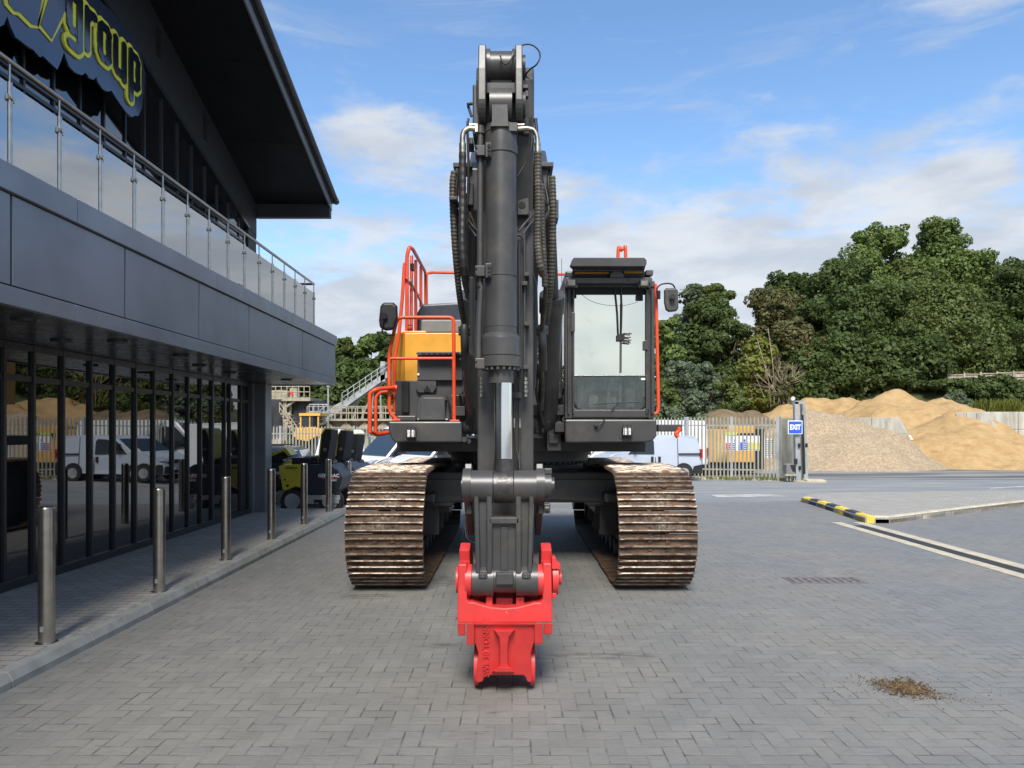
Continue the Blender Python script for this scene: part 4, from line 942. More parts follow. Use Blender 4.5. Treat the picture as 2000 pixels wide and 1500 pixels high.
b = MB(); b.pbox(923, 936, 164, 262, 4.78, 5.1); b.pbox(1020, 1034, 164, 262, 4.78, 5.1); b.split('head_plate', 'iron2', stick, bevel=.01)
b = MB(); b.pxcyl(951, 1006, 132, YF+.12, 29); b.pxcyl(948, 958, 132, YF+.12, 33); b.pxcyl(1000, 1008, 132, YF+.12, 33); b.build('rear_boss', 'iron2', stick)
b = MB(); b.pbox(950, 1007, 161, 182, YF+.0, YF+.2); b.pbox(950, 1007, 100, 112, YF+.2, YF+.3); b.build('cross_plate', 'iron', stick, bevel=.006)
b = MB(); b.pxcyl(1020, 1026, 132, YF+.1, 22); b.pxcyl(1020, 1026, 205, YF+.0, 24); b.pbox(1021, 1032, 165, 172, YF-.06, YF); b.pbox(1026, 1032, 176, 188, YF-.05, YF); b.build('pin_cap', 'iron', stick, bevel=.003)
# bucket cylinder
bc = MB(); cxm = W(978.5, 0, YF).x; px2 = YF/F
bc.pxcyl(957, 1000, 209, YF, 34); 
bc.pprism([(961, 204), (991, 204), (992, 236), (994, 246), (958, 246), (961, 236)], YF-.115, YF+.05)
prof = [(246, 24), (248, 30), (256, 31), (262, 32), (262.5, 31), (284, 31.5), (285, 32.5), (304, 32.5), (305, 30.5), (540, 31.5), (540.8, 33.2), (542, 33.2), (542.5, 32), (640, 32), (640.5, 31.3), (652, 31.3), (654, 33), (660, 37.5), (663, 38), (695, 38), (697, 36.5), (698.5, 38.5), (717, 38.5), (717.5, 25), (749, 25), (750, 17.2)]
bc.lathe((cxm, YF, [(zz(a), r_*px2) for a, r_ in prof[::-1]]), 48)
for q in range(18):
    a = q/18*6.283; x_ = cxm+33*px2*math.cos(a); y_ = YF+33*px2*math.sin(a); bc.cyl((x_, y_, zz(718)), (x_, y_, zz(724)), .0125, n=8)
bcyl = bc.build('bucket_cylinder', 'iron2', ex)
b = MB(); b.lathe((W(983, 0, YF-.04).x, YF-.04, [(CH-(905-HY)/F*(YF-.04), 17.2*px2), (zz(749), 17.2*px2)]), 40); b.build('piston_rod', 'chrome', bcyl)
# big steel feed pipe and clamps on the cylinder
b = MB(); b.tube([W(938, 252, YF-.02), W(938, 280, YF-.02), W(937.5, 540, YF-.02), W(939, 560, YF-.02), W(937, 600, YF-.02), W(935, 640, YF-.02), W(934.5, 705, YF-.02)], .020, 14)
b.cyl(W(938.5, 247, YF-.02), W(938.5, 262, YF-.02), .028); b.build('feed_pipe', 'iron2', bcyl)
for yc in (293, 529, 710):
    b = MB(); b.pbox(928, 947, yc-10, yc+10, YF-.07, YF+.02); b.cyl(W(930, yc-6, YF-.08), W(930, yc-6, YF-.06), .008, n=6); b.cyl(W(930, yc+6, YF-.08), W(930, yc+6, YF-.06), .008, n=6)
    if yc < 700:
        b.pbox(948, 959.5, yc-15, yc+13, YF-.105, YF-.0)
        for k_ in (-9, -1, 7): b.cyl(W(955, yc+k_, YF-.125), W(955, yc+k_, YF-.1), .011, n=6)
    b.build('pipe_clamp', 'iron2', bcyl, bevel=.003)
# stick side pipes and details
b = MB()
for pts in (((1009, 459, 4.85), (1017, 460, 4.85), (1021, 466, 4.85), (1024, 480, 4.85), (1024, 760, 4.85)), ((1014, 470, 4.88), (1014, 735, 4.88)), ((1013, 452, 4.85), (1022, 440, 4.86), (1045, 415, 4.9)), ((1020, 460, 4.85), (1030, 445, 4.88), (1048, 425, 4.9)),
            ((914, 400, 4.95), (914, 425, 4.9), (922, 440, 4.86), (933, 452, 4.86)), ((911, 415, 4.95), (912, 434, 4.9), (930, 462, 4.86))): b.tube([W(*q) for q in pts], .0085, 8, sub=4)
for q in ((1025, 553), (1029, 535), (1029, 632), (1027, 717), (1014, 717)): b.pbox(q[0]-5, q[0]+5, q[1]-3.5, q[1]+3.5, 4.80, 4.93)
b.pprism([(1011, 392), (1032, 386), (1033, 417), (1029, 419), (1011, 419)], 4.86, 4.93); b.cyl(W(1020, 400, 4.85), W(1020, 400, 4.87), .022, n=14)
b.build('stick_pipes', 'iron', stick, bevel=.002)
b = MB()
for q in ((939, 760, 775), (1026, 725, 775)):
    for k_ in range(5): b.cyl(W(q[0], q[2]-k_*8-6, 4.84), W(q[0], q[2]-k_*8, 4.84), .013+.004*(k_ % 2), n=8)
for x_ in (1004, 1015): b.cyl(W(x_, 817, 4.86), W(x_, 835, 4.86), .009, n=8)
b.build('coupling', 'zinc', stick)
hose([(1004, 835, 4.86), (1008, 870, 4.84), (1014, 900, 4.8), (1015, 918, 4.78)], .006); hose([(1015, 835, 4.86), (1014, 870, 4.85), (1016, 918, 4.8)], .006)
b = MB(); b.tube([W(1004, 740, 4.87), W(1004, 820, 4.87)], .007, 8, straight=True); b.tube([W(1015, 740, 4.87), W(1015, 820, 4.87)], .007, 8, straight=True); b.pbox(1001, 1019, 766, 777, 4.84, 4.9); b.build('stick_pipes', 'iron', stick)
# top hoses
YG = 4.62
b = MB(); b.tube([W(929, 252, YG), W(916, 251, YG), (W(906, 258, YG)), W(903.5, 270, YG), W(903.5, 284, YG)], .017, 12); b.cyl(W(903.5, 280, YG), W(903.5, 299, YG), .022, n=16); b.cyl(W(917, 245, YG), W(929, 245, YG), .014); b.pbox(928, 933, 241, 257, YG-.03, YG+.04)
b.tube([W(1012, 252, YG), W(1030, 251, YG), W(1043, 255, YG), W(1049, 268, YG), W(1050, 284, YG)], .015, 12); b.cyl(W(1050, 280, YG), W(1050, 298, YG), .02, n=16); b.cyl(W(1010, 245, YG), W(1024, 245, YG), .014); b.split('hose_fitting', 'zinc', ex)
b = MB(); b.pbox(994, 1011, 239, 256, YF-.09, YF-.02); b.split('port_block', 'panelgrey', bcyl, bevel=.003)
hose([(903.5, 298, YG), (903, 400, YG), (902, 470, YG-.02), (905, 520, YG), (909, 545, YG+.08), (909, 520, YG+.16), (908, 440, YG+.25), (908, 380, YG+.3)], .0225, 'hose', ribs=.10, pitch=.05)
hose([(906, 400, 4.75), (903, 480, 4.75), (906, 540, 4.8), (912, 570, 4.9)], .018, 'sleeve', ribs=.12, pitch=.02)
hose([(887, 335, 4.9), (884, 360, 4.9), (885, 420, 4.9), (890, 500, 4.95), (898, 580, 5.1), (907, 632, 5.3)], .020, 'sleeve', ribs=.16, pitch=.024)
hose([(893, 330, 4.92), (890, 380, 4.92), (893, 450, 4.95), (899, 540, 5.05)], .016, 'hose')
hose([(897, 322, 4.95), (891, 345, 4.95), (889, 385, 4.95)], .007, 'orange'); hose([(899, 324, 4.97), (896, 350, 4.97), (894, 382, 4.97)], .006, 'orange')
hose([(1050, 298, YG), (1051, 400, YG), (1050, 470, YG), (1054, 515, YG), (1061, 538, YG+.06)], .0225, 'sleeve', ribs=.14, pitch=.022)
hose([(1058, 360, 4.75), (1059, 430, 4.75), (1062, 500, 4.75), (1064, 560, 4.8)], .018, 'sleeve', ribs=.14, pitch=.022)
hose([(1078, 345, 4.95), (1080, 400, 4.95), (1079, 480, 5.0), (1075, 560, 5.1), (1066, 634, 5.3)], .0225, 'sleeve', ribs=.16, pitch=.024)
hose([(1066, 538, 4.8), (1064, 600, 5.0), (1055, 680, 5.3), (1060, 750, 5.8), (1058, 800, 6.6)], .016, 'sleeve')
hose([(1061, 322, 5), (1064, 360, 4.95), (1070, 390, 4.9), (1068, 400, 4.9), (1062, 375, 4.9), (1058, 340, 4.95)], .009, 'hose')
hose([(1075, 324, 5), (1071, 350, 4.95), (1074, 390, 4.95), (1079, 460, 5)], .009, 'hose'); hose([(1046, 232, 4.8), (1050, 280, 4.8), (1056, 340, 4.9), (1062, 390, 4.9)], .012, 'hose')
b = MB(); b.pbox(885, 922, 317, 326, 4.9, 5.1); b.pbox(1036, 1081, 316, 325, 4.9, 5.1); b.pbox(1024, 1044, 268, 280, 4.85, 5.0); b.pbox(913, 924, 268, 281, 4.85, 5.0); b.pbox(1083, 1091, 390, 427, 4.95, 5.1); b.pbox(877, 893, 383, 390, 4.8, 4.98)
b.pbox(913, 924, 356, 400, 4.9, 5.1); b.pbox(1034, 1046, 330, 470, 4.95, 5.15)
b.tube([W(914, 207, 4.8), W(916, 212, 4.8), W(921, 228, 4.8)], .009, 8); b.tube([W(915, 232, 4.8), W(913, 250, 4.8), W(915, 330, 4.85), W(913, 400, 4.9)], .009, 8)
b.split('hose_bracket', 'iron', ex, bevel=.004)
b = MB(); b.cyl(W(913.5, 204, 4.78), W(922, 202, 4.8), .011, n=10); b.split('hose_fitting', 'zinc', ex)
for (a, c, y_) in ((895, 919, 5.2), (1047, 1071, 5.2)):
    m_ = (a+c)/2; b = MB(); b.pbox(a, c, 637, 654, y_, y_+.05); b.tube([W(m_, 636, y_-.02), W(m_, 650, y_-.03), W(m_+1, 680, y_), W(m_+2, 720, y_+.2)], .03, 12)
    for q in ((a+3.5, 641), (a+3.5, 650), (c-3.5, 641), (c-3.5, 650)): b.cyl(W(*q, y_-.015), W(*q, y_), .009, n=6)
    b.build('pipe_bracket', 'iron', ex, bevel=.003)
# thin loop of cable at the very top
hose([(977, 109, YF), (981, 120, YF-.02), (987, 125, YF-.03), (996, 119, YF-.02), (1006, 102, YF), (1018, 89, YF), (1036, 87, YF), (1050, 96, YF), (1055, 110, YF), (1048, 126, YF), (1036, 135, YF+.05), (1027, 147, YF+.1), (1036, 160, YF+.1), (1040, 190, YF+.12), (1039, 240, YF+.12), (1038, 285, YF+.1), (1028, 315, YF+.1), (1010, 345, YF+.08)], .0052, 'hose', name='cable')
hose([(912, 990, 4.85), (908, 1020, 4.8), (912, 1050, 4.75), (928, 1062, 4.7)], .0055, 'hose', name='cable')
# tall dark strips beside the stick
b = MB(); b.pprism([(1040, 520), (1050, 560), (1052, 660), (1046, 760), (1040, 760)], 5.6, 5.8); b.pprism([(916, 540), (926, 540), (926, 700), (914, 690)], 5.6, 5.8); b.split('side_guard', 'iron', ex, bevel=.01)
# rod eye, link bosses and guide links
YL = 4.56; Yk = YL
b = MB(); b.pxcyl(964.5, 1002.5, 950, YL, 32.5, 36); b.lathe((W(983.5, 0, YL).x, YL, [(CH-(930-HY)/F*YL, 19.5*YL/F), (CH-(897-HY)/F*YL, 18.3*YL/F)]), 30)
b.build('rod_eye', 'wornsteel', bcyl)
lk = MB()
lk.pxcyl(921, 963, 950, YL, 31.5, 36); lk.pxcyl(1004, 1047, 950, YL, 31.5, 36)
z = lambda py: CH-(py-HY)/F*YL
def loft_front(polys):                         # same-length outlines at given Y
    vs = [v for pl in polys for v in pl]; k = len(polys[0]); fs = [tuple(range(k))]
    for j in range(len(polys)-1):
        for i in range(k): fs.append((j*k+i, (j+1)*k+i, (j+1)*k+(i+1) % k, j*k+(i+1) % k))
    fs.append(tuple(range((len(polys)-1)*k, len(polys)*k))[::-1]); return vs, fs
# side rails of the link with channels between ridges
for sgn, (a, c) in ((1, (925, 963)), (-1, (1004, 1043))):
    o_ = a if sgn == 1 else c
    def X(d): return o_+sgn*d
    for (d0, d1, e0, e1, top, bot) in ((0, 9.5, 4, 13, 960, 1122), (25, 36, 25, 36, 965, 1130)):
        lk.pprism([(X(d0), top), (X(d1), top), (X(e1), bot), (X(e0), bot)], YL-.085, YL+.06)
    lk.pprism([(X(2), 965), (X(30), 965), (X(28), 1128), (X(6), 1128)], YL-.045, YL+.06)
lk.pprism([(948, 1012), (1022, 1012), (1018, 1128), (952, 1128)], YL-.05, YL+.05)
lk.pprism([(955, 1010), (1014, 1010), (1016, 1024), (953, 1024)], YL-.085, YL+.0)
for (a, c) in ((955, 962), (1008, 1015)): lk.pprism([(a, 985), (c, 985), (c, 1105), (a, 1105)], YL-.083, YL)
lk.pprism([(976.5, 1028), (993, 1028), (993, 1116), (976.5, 1116)], YL-.056, YL)
lk.pxcyl(923, 964, 1132, YL, 31, 36); lk.pxcyl(1008, 1050, 1132, YL, 31, 36); lk.pxcyl(964, 1008, 1130, YL+.01, 27, 36)
lk.pprism([(968, 1119), (1003, 1119), (1003, 1143), (968, 1143)], YL-.098, YL)
for x_ in (943, 1028): lk.pprism([(x_-9, 1123), (x_-7, 1119), (x_+7, 1119), (x_+9, 1123), (x_+9, 1131), (x_-9, 1131)], YL-.105, YL)
ln = lk.build('bucket_link', 'iron2', ex, bevel=.009, seg=3)
b = MB()
for x_ in (943, 1028): b.cyl(W(x_, 1126, YL-.109), W(x_, 1126, YL-.1), .009, n=12); pass
b.build('grease_nipple', 'iron', ln)
for (a, c) in ((905, 921), (1047, 1063)):
    b = MB(); b.pxcyl(a, c, 948, YL+.02, 33.5, 36); x0, x1 = W(a+1, 0, YL).x, W(c-1, 0, YL).x
    b.xprism([(YL+.0, zz(982, YL)), (YL+.35, .95), (YL+.60, 1.05), (YL+.60, 1.25), (YL+.1, 1.45)], x0, x1); b.xprism([(YL+.03, zz(1005, YL)), (YL+.2, zz(1005, YL)), (YL+.3, 1.3), (YL+.03, 1.3)], x0+.012, x1+.005)
    b.build('guide_link', 'iron2', ex, bevel=.005)
b = MB(); b.pxcyl(1063, 1076, 948, YL, 26); b.pxcyl(1076, 1082, 948, YL, 16); b.pbox(1063, 1078, 915, 926, YL-.05, YL); b.pbox(1063, 1075, 984, 1003, YL-.04, YL+.02); b.cyl(W(1065, 993, YL-.05), W(1072, 993, YL-.05), .02, n=6); b.pxcyl(902, 905, 948, YL, 18); b.build('link_pin', 'iron2', ex, bevel=.004)
# ---- quick coupler
YQ = 4.50
qc = thing('x', 'x', 'x') if False else None
b = MB()
b.pprism([(895, 1102), (912, 1102), (912, 1172), (916, 1176), (926, 1176), (940, 1181), (960, 1186), (985, 1188), (1010, 1186), (1030, 1181), (1044, 1177), (1055, 1177), (1060, 1171), (1060, 1100), (1077, 1100), (1079, 1216), (893, 1217)], YQ, YQ+.10)
qcb = b.build('quick_coupler', 'red', ex, bevel=.008)
def ear(a, c):
    x0, x1 = W(a, 0, YQ).x, W(c, 0, YQ).x; b = MB(); q = lambda py: CH-(py-HY)/F*YQ
    b.xprism([(YQ+.10, q(1217)), (YQ+.52, q(1235)), (YQ+.60, q(1170)), (YQ+.5, q(1110)), (YQ+.2, q(1070)), (YQ+.08, q(1078)), (YQ+.10, q(1100))], x0, x1); return b.build('side_plate', 'red', qcb, bevel=.008)
ear(895, 916); ear(1058, 1079)
b = MB(); b.pxcyl(1078, 1089, 1128, YQ+.12, 33); b.pxcyl(1089, 1096, 1128, YQ+.12, 14); b.pprism([(1078, 1088), (1085, 1088), (1088, 1098), (1095, 1102), (1095, 1112), (1078, 1112)], YQ+.02, YQ+.1); b.pbox(1078, 1087, 1158, 1168, YQ+.05, YQ+.12)
b.pxcyl(910, 922, 1132, YQ+.08, 30); b.pxcyl(1050, 1061, 1132, YQ+.08, 30); b.pxcyl(892, 896, 1132, YQ+.12, 26); b.split('pin_boss', 'red', qcb, bevel=.004)
b = MB(); b.box(W(914, 0, YQ).x, W(1060, 0, YQ).x, YQ+.30, YQ+.4, .45, .62); b.pbox(949, 962, 1165, 1190, YQ+.05, YQ+.2); b.pbox(1008, 1024, 1166, 1190, YQ+.06, YQ+.2); b.pbox(968, 1002, 1168, 1190, YQ+.12, YQ+.4)
b.split('inner_frame', 'red', qcb, bevel=.006)
# lower casting: slopes back towards the ground
cy0, cy1 = 1219, 1332
def Q(px, py, back=0): t_ = (py-1217)/115; Y = YQ-.03+.12*t_+back; return W(px, py, Y)
b = MB()
out = [(924, 1219), (924, 1250), (930, 1262), (934, 1276), (932, 1300), (928, 1330), (934, 1334), (943, 1331), (946, 1322), (950, 1319), (1022, 1319), (1027, 1323), (1030, 1332), (1038, 1333), (1039, 1329), (1037, 1300), (1037, 1275), (1041, 1260), (1046, 1250), (1046, 1219)]
k = len(out); b.add([Q(*q) for q in out]+[Q(*q)+Vector((0, .42, 0)) for q in out], [tuple(range(k))[::-1], tuple(range(k, 2*k))]+[(i, (i+1) % k, (i+1) % k+k, i+k) for i in range(k)])
b.build('lower_casting', 'red', qcb, bevel=.006)
b = MB()
def Qp(pts, d0, d1, cham=0):
    k = len(pts); cxp = sum(p[0] for p in pts)/k; cyp = sum(p[1] for p in pts)/k
    fr_ = [Q(cxp+(a-cxp)*(1-cham), cyp+(c-cyp)*(1-cham*.3), d0) for a, c in pts]; bk = [Q(a, c, d1) for a, c in pts]
    b.add(fr_+bk, [tuple(range(k))[::-1]]+[(i, (i+1) % k, (i+1) % k+k, i+k) for i in range(k)]); 
Qp([(962, 1229), (1008, 1229), (996, 1243), (993, 1262), (993, 1298), (996, 1308), (1006, 1313), (958, 1313), (972, 1308), (975, 1298), (975, 1262), (973, 1243)], -.055, .01, .2)
Qp([(912, 1217), (926, 1217), (926, 1259), (911, 1259)], -.04, .1); Qp([(1044, 1217), (1060, 1217), (1060, 1258), (1044, 1258)], -.04, .1)
Qp([(893, 1217), (909, 1217), (909, 1241), (895, 1241)], .0, .3); Qp([(1062, 1217), (1079, 1217), (1078, 1239), (1062, 1239)], .0, .3)
Qp([(925, 1216), (1046, 1216), (1046, 1221), (924, 1221)], -.02, .05)
Qp([(972, 1303), (997, 1303), (1003, 1313), (966, 1313)], -.075, .01)
b.build('rib', 'red', qcb, bevel=.005)
b = MB()
for (a, c) in ((925.5, 933), (1037, 1045)):
    x0, x1 = W(a, 0, 4.6).x, W(c, 0, 4.6).x; b.xcyl(x0, x1, 4.72, .15, .135, 30)
b.build('jaw', 'red', qcb)
me = text_mesh('SWL 30 TONNE', .056, .006, .0016, .98, 1.05)
p = Q(950, 1267, -.002); dn = (Q(950, 1230)-Q(950, 1300)).normalized()
text_obj('raised_lettering', me, 'red', frame_mtx(p, dn, Vector((-1, 0, 0))), qcb)
# ---------------------------------------------------------------- vehicles (front towards local +X)
def car_body(b, prof, w, belt, top, th, e=.05):
    k = len(prof); cx_ = sum(p[0] for p in prof)/k; cz_ = sum(p[1] for p in prof)/k
    st = [(-1, .965), (-.985, .985), (-.93, 1), (.93, 1), (.985, .985), (1, .965)]; vs = []
    for s_, sc in st:
        for x, z in prof:
            y = w/2*s_*(1-th*max(0, z-belt)/(top-belt)); y *= 1-.10*max(0, (abs(x)-abs(max(q[0] for q in prof))*.86))/.3
            vs.append((cx_+(x-cx_)*sc, y, cz_+(z-cz_)*sc))
    fs = [tuple(range(k)), tuple(range((len(st)-1)*k, len(st)*k))[::-1]]
    for j in range(len(st)-1):
        for i in range(k): fs.append((j*k+(i+1) % k, j*k+i, (j+1)*k+i, (j+1)*k+(i+1) % k))
    b.add(vs, fs)
def side_patch(b, pts, w, belt, top, th, side, off=.006, t=.01):
    vs = []
    for o_ in (off, off-t*1.5):
        for x, z in pts: vs.append((x, side*(w/2*(1-th*max(0, z-belt)/(top-belt))+o_), z))
    k = len(pts); b.add(vs, [tuple(range(k)), tuple(range(k, 2*k))[::-1]]+[(i, (i+1) % k, (i+1) % k+k, i+k) for i in range(k)])
def wheel(root, x, y, r, wd, side, spokes=5):
    b = MB(); b.cyl((x, y-wd/2, r), (x, y+wd/2, r), r*.97, n=36); b.cyl((x, y-wd/2+.02, r), (x, y+wd/2-.02, r), r, n=36, caps=False)
    t = b.build('wheel', 'rubber', root); c = MB(); yo = y+side*wd/2
    c.cyl((x, yo-side*.02, r), (x, yo+side*.008, r), r*.64, n=30); c.cyl((x, yo, r), (x, yo+side*.02, r), r*.16, n=16)
    for q in range(spokes):
        a = q/spokes*6.283; d = Vector((math.cos(a), 0, math.sin(a))); n_ = Vector((-d.z, 0, d.x)); p = Vector((x, yo, r))
        c.prism([p+d*r*.12+n_*r*.09, p+d*r*.6+n_*r*.12, p+d*r*.6-n_*r*.12, p+d*r*.12-n_*r*.09], (0, 0, 0), (0, side*.02, 0))
    c.build('rim', 'galv', t)
def vehicle(name, label, cat, kind, loc, yaw, paint, group=None):
    root = thing(name, label, cat, loc, group, local=True); root.rotation_euler = (0, 0, yaw)
    if kind == 'small_van':
        prof = [(-1.93,.28),(-1.97,.55),(-1.96,.9),(-1.9,1.3),(-1.80,1.60),(-1.66,1.69),(-.9,1.72),(0,1.72),(.30,1.68),(.52,1.58),(.85,1.32),(1.15,1.10),(1.5,1.02),(1.75,.92),(1.92,.76),(1.97,.5),(1.93,.24)]
        w, belt, top, th, r, xw = 1.70, .95, 1.72, .12, .30, (-1.22, 1.28)
        glass_ = [[(.62,1.02),(.95,1.02),(.60,1.42),(.40,1.56),(.02,1.58),(-.06,1.5),(-.06,1.02)]]
        ws = ((1.13, 1.12), (.54, 1.58)); lines = [[(-.12,.32),(-.10,.32),(-.10,1.62),(-.12,1.62)], [(-1.0,.6),(-.985,.6),(-.985,1.66),(-1.0,1.66)]]
        trim = [[(-1.93,.28),(-1.55,.28),(-1.62,.55),(-1.96,.62)], [(1.6,.26),(1.95,.26),(1.97,.62),(1.75,.62),(1.62,.5)], [(-1.94,1.0),(-1.02,1.0),(-1.02,1.04),(-1.94,1.04)], [(-.22,.92),(-.30,.92),(-.30,.72),(-.22,.72)], [(-.02,.92),(.06,.92),(.06,.72),(-.02,.72)]]
    elif kind == 'big_van':
        prof = [(-2.7,.3),(-2.75,.7),(-2.72,2.1),(-2.6,2.32),(0,2.36),(.9,2.34),(1.1,2.24),(1.55,1.75),(1.98,1.30),(2.35,1.16),(2.6,1.02),(2.72,.78),(2.74,.4),(2.68,.26)]
        w, belt, top, th, r, xw = 2.02, 1.15, 2.36, .12, .34, (-1.75, 1.72)
        glass_ = [[(1.20,1.25),(1.72,1.25),(1.78,1.36),(1.05,2.05),(.55,2.08),(.5,2.0),(.5,1.2),(1.0,1.15)]]
        ws = ((1.97, 1.33), (1.14, 2.22)); lines = [[(.40,.4),(.42,.4),(.42,2.2),(.40,2.2)]]
        trim = [[(2.3,.28),(2.72,.28),(2.74,.62),(2.45,.60)], [(-2.74,.3),(-2.3,.3),(-2.3,.5),(-2.74,.5)], [(-1.2,.35),(1.2,.35),(1.2,.5),(-1.2,.5)]]
    elif kind == 'suv':
        prof = [(-2.42,.35),(-2.48,.8),(-2.42,1.15),(-2.15,1.72),(-1.95,1.80),(-.5,1.86),(.4,1.84),(.7,1.74),(1.35,1.22),(2.1,1.12),(2.42,.98),(2.48,.6),(2.42,.3)]
        w, belt, top, th, r, xw = 1.98, 1.12, 1.86, .16, .38, (-1.45, 1.45)
        glass_ = [[(-2.05,1.2),(-1.15,1.2),(-1.15,1.68),(-1.9,1.66)], [(-1.08,1.2),(-.15,1.2),(-.15,1.73),(-1.08,1.7)], [(-.08,1.2),(1.0,1.2),(.55,1.68),(.3,1.73),(-.08,1.73)]]
        ws = ((1.33, 1.25), (.72, 1.73)); lines = []
        trim = [[(-2.4,.32),(2.4,.32),(2.4,.45),(-2.4,.45)]]
    else:                                      # lorry cab with flat bed
        prof = [(-.95,.75),(-1.0,1.2),(-.98,2.45),(-.85,2.58),(.2,2.60),(.62,2.52),(.80,2.30),(1.0,1.55),(1.08,1.1),(1.10,.45),(.2,.42),(.1,.75)]
        w, belt, top, th, r, xw = 2.15, 1.4, 2.6, .07, .46, (-.05,)
        glass_ = [[(-.30,1.55),(.35,1.25),(.72,1.25),(.66,2.1),(.5,2.28),(-.55,2.28),(-.62,2.15),(-.62,1.75)]]
        ws = ((1.0, 1.6), (.80, 2.28)); lines = []; trim = [[(-.75,1.05),(-.55,1.05),(-.55,1.35),(-.7,1.35),(-.78,1.2)], [(.95,.45),(1.11,.45),(1.11,1.0),(.98,1.0)]]
    b = MB(); car_body(b, prof, w, belt, top, th); body = b.build('body', paint, root, bevel=.02, seg=2)
    b = MB()
    for s_ in (1, -1):
        for pl in glass_: side_patch(b, pl, w, belt, top, th, s_, .002)
        c = MB()
        for pl in glass_: side_patch(c, pl, w, belt, top, th, s_, .003); 
        c.build('side_window', 'carglass', root)
    (x0, z0), (x1, z1) = ws; yb = w/2*(1-th*max(0, z0-belt)/(top-belt))-.07; yt = w/2*(1-th*max(0, z1-belt)/(top-belt))-.10
    n_ = Vector((z1-z0, 0, -(x1-x0))).normalized(); n_ = n_ if n_.x > 0 else -n_
    c = MB(); c.prism([Vector((x0, -yb, z0)), Vector((x0, yb, z0)), Vector((x1, yt, z1)), Vector((x1, -yt, z1))], n_*.004-n_*.02, n_*.012); c.build('windscreen', 'carglass', root)
    c = MB()
    for s_ in (1, -1):
        for pl in lines: side_patch(c, pl, w, belt, top, th, s_, -.001, .004)
        for pl in trim: side_patch(c, pl, w, belt, top, th, s_, .012, .03)
        mx = ws[0][0]-.42; c.box(mx-.05, mx+.06, s_*(w/2+.04), s_*(w/2+.2), z0+.05, z0+.28); c.box(mx, mx+.04, s_*(w/2-.05), s_*(w/2+.1), z0+.03, z0+.09)
    c.build('trim', 'blackm', root, bevel=.01)
    xm = max(p[0] for p in prof)
    c = MB()
    hz = {'small_van': .80, 'big_van': 1.10, 'suv': .92, 'lorry': .75}[kind]
    for s_ in (1, -1):
        c.prism([(xm-(.42 if kind == 'big_van' else .24), s_*(w/2-.03), hz+.12), (xm-.03, s_*(w/2-.42), hz+.04), (xm+.0, s_*(w/2-.46), hz-.10), (xm-.05, s_*(w/2-.02), hz-.06)], (.02, s_*.01, .02), (-.1, 0, 0))
    c.build('headlight', 'lampback', root, bevel=.01)
    c = MB(); c.box(xm-.06, xm+.016, -w*.27, w*.27, hz-.14, hz+.0); c.box(xm-.06, xm+.018, -w*.42, w*.42, .28, .55 if kind != 'lorry' else .7); c.build('grille', 'blackm', root, bevel=.01)
    c = MB(); c.box(xm+.018, xm+.03, -.26, .26, .42, .53); c.build('number_plate', 'white', root)
    if kind == 'small_van':
        me = text_mesh('HW58', .11, .002, .001); text_obj('plate_characters', me, 'blackm', frame_mtx((xm+.032, 0, .475), (0, 1, 0), (0, 0, 1)), root)
    if kind in ('small_van', 'big_van'):
        xr_ = min(p[0] for p in prof)
        for s_ in (1, -1): c = MB(); c.box(xr_+.0, xr_+.1, s_*(w/2-.10), s_*(w/2-.005), .85, 1.2); c.build('tail_light', 'redlamp', root, bevel=.01)
    if kind == 'suv':
        c = MB()
        for s_ in (1, -1): c.box(-1.7, .2, s_*.72-.02, s_*.72+.02, 1.845, 1.885)
        c.build('roof_rail', 'blackm', root, bevel=.01)
    arch = MB()
    for x in xw:
        for s_ in (1, -1):
            arch.cyl((x, s_*(w/2-.3), r+.03), (x, s_*(w/2+.004), r+.03), r*1.16, n=30); wheel(root, x, s_*(w/2-.09), r, .2, s_)
    arch.build('wheel_arch', 'blackm', root)
    if kind == 'lorry':
        c = MB(); c.box(-5.2, -1.05, -.45, .45, .7, .95); c.build('chassis', 'blackm', root)
        c = MB(); c.box(-5.2, -1.25, -1.1, 1.1, 1.0, 1.12); c.box(-1.32, -1.22, -1.1, 1.1, 1.12, 2.3); c.build('load_bed', 'galv', root, bevel=.01)
        for s_ in (1, -1): wheel(root, -3.9, s_*.92, .46, .3, s_)
        c = MB(); c.box(-.2, .35, -.7, .7, 2.58, 2.68); c.build('light_bar', 'lgrey', root, bevel=.02)
    return root
def gpos(px, Y): x = (px-CX)/F*Y; return (x, Y, gz(x, Y))
x_, y_, z_ = gpos(1365, 27.4)
vehicle('small_van', 'silver small panel van parked beside the palisade fence behind the right track', 'van', 'small_van', (x_-1.93, 27.9, z_), math.pi+R(9), 'spaint')
vehicle('large_van', 'white van on the left of the two nosed together behind the left track', 'van', 'big_van', (-3.1, 25.6, -.55), math.pi+R(37), 'wpaint', 'white vans parked behind the excavator')
vehicle('large_van', 'white van on the right of the pair, half hidden by the excavator swing ring', 'van', 'big_van', (-1.5, 24.2, -.47), math.pi+R(37), 'wpaint', 'white vans parked behind the excavator')
vehicle('large_van', 'white van mostly hidden between the excavator cab base and the silver van', 'van', 'big_van', (5.4, 31.0, gz(5, 31)), math.pi+R(4), 'wpaint', 'white vans parked behind the excavator')
x_, y_, z_ = gpos(664, 27.6); lo = vehicle('lorry', 'white flatbed lorry with square cab behind the upright lids of the lighting towers', 'lorry', 'lorry', (x_, 27.6, -.68), math.pi+R(14), 'wpaint'); lo.scale = (.9,)*3
x_, y_, z_ = gpos(628, 23.5); vehicle('estate_car', 'dark blue estate 4x4 parked behind the yellow and black lighting towers', 'car', 'suv', (x_-2.4+.0, 22.2, z_-.1), math.pi+R(6), 'bpaint')
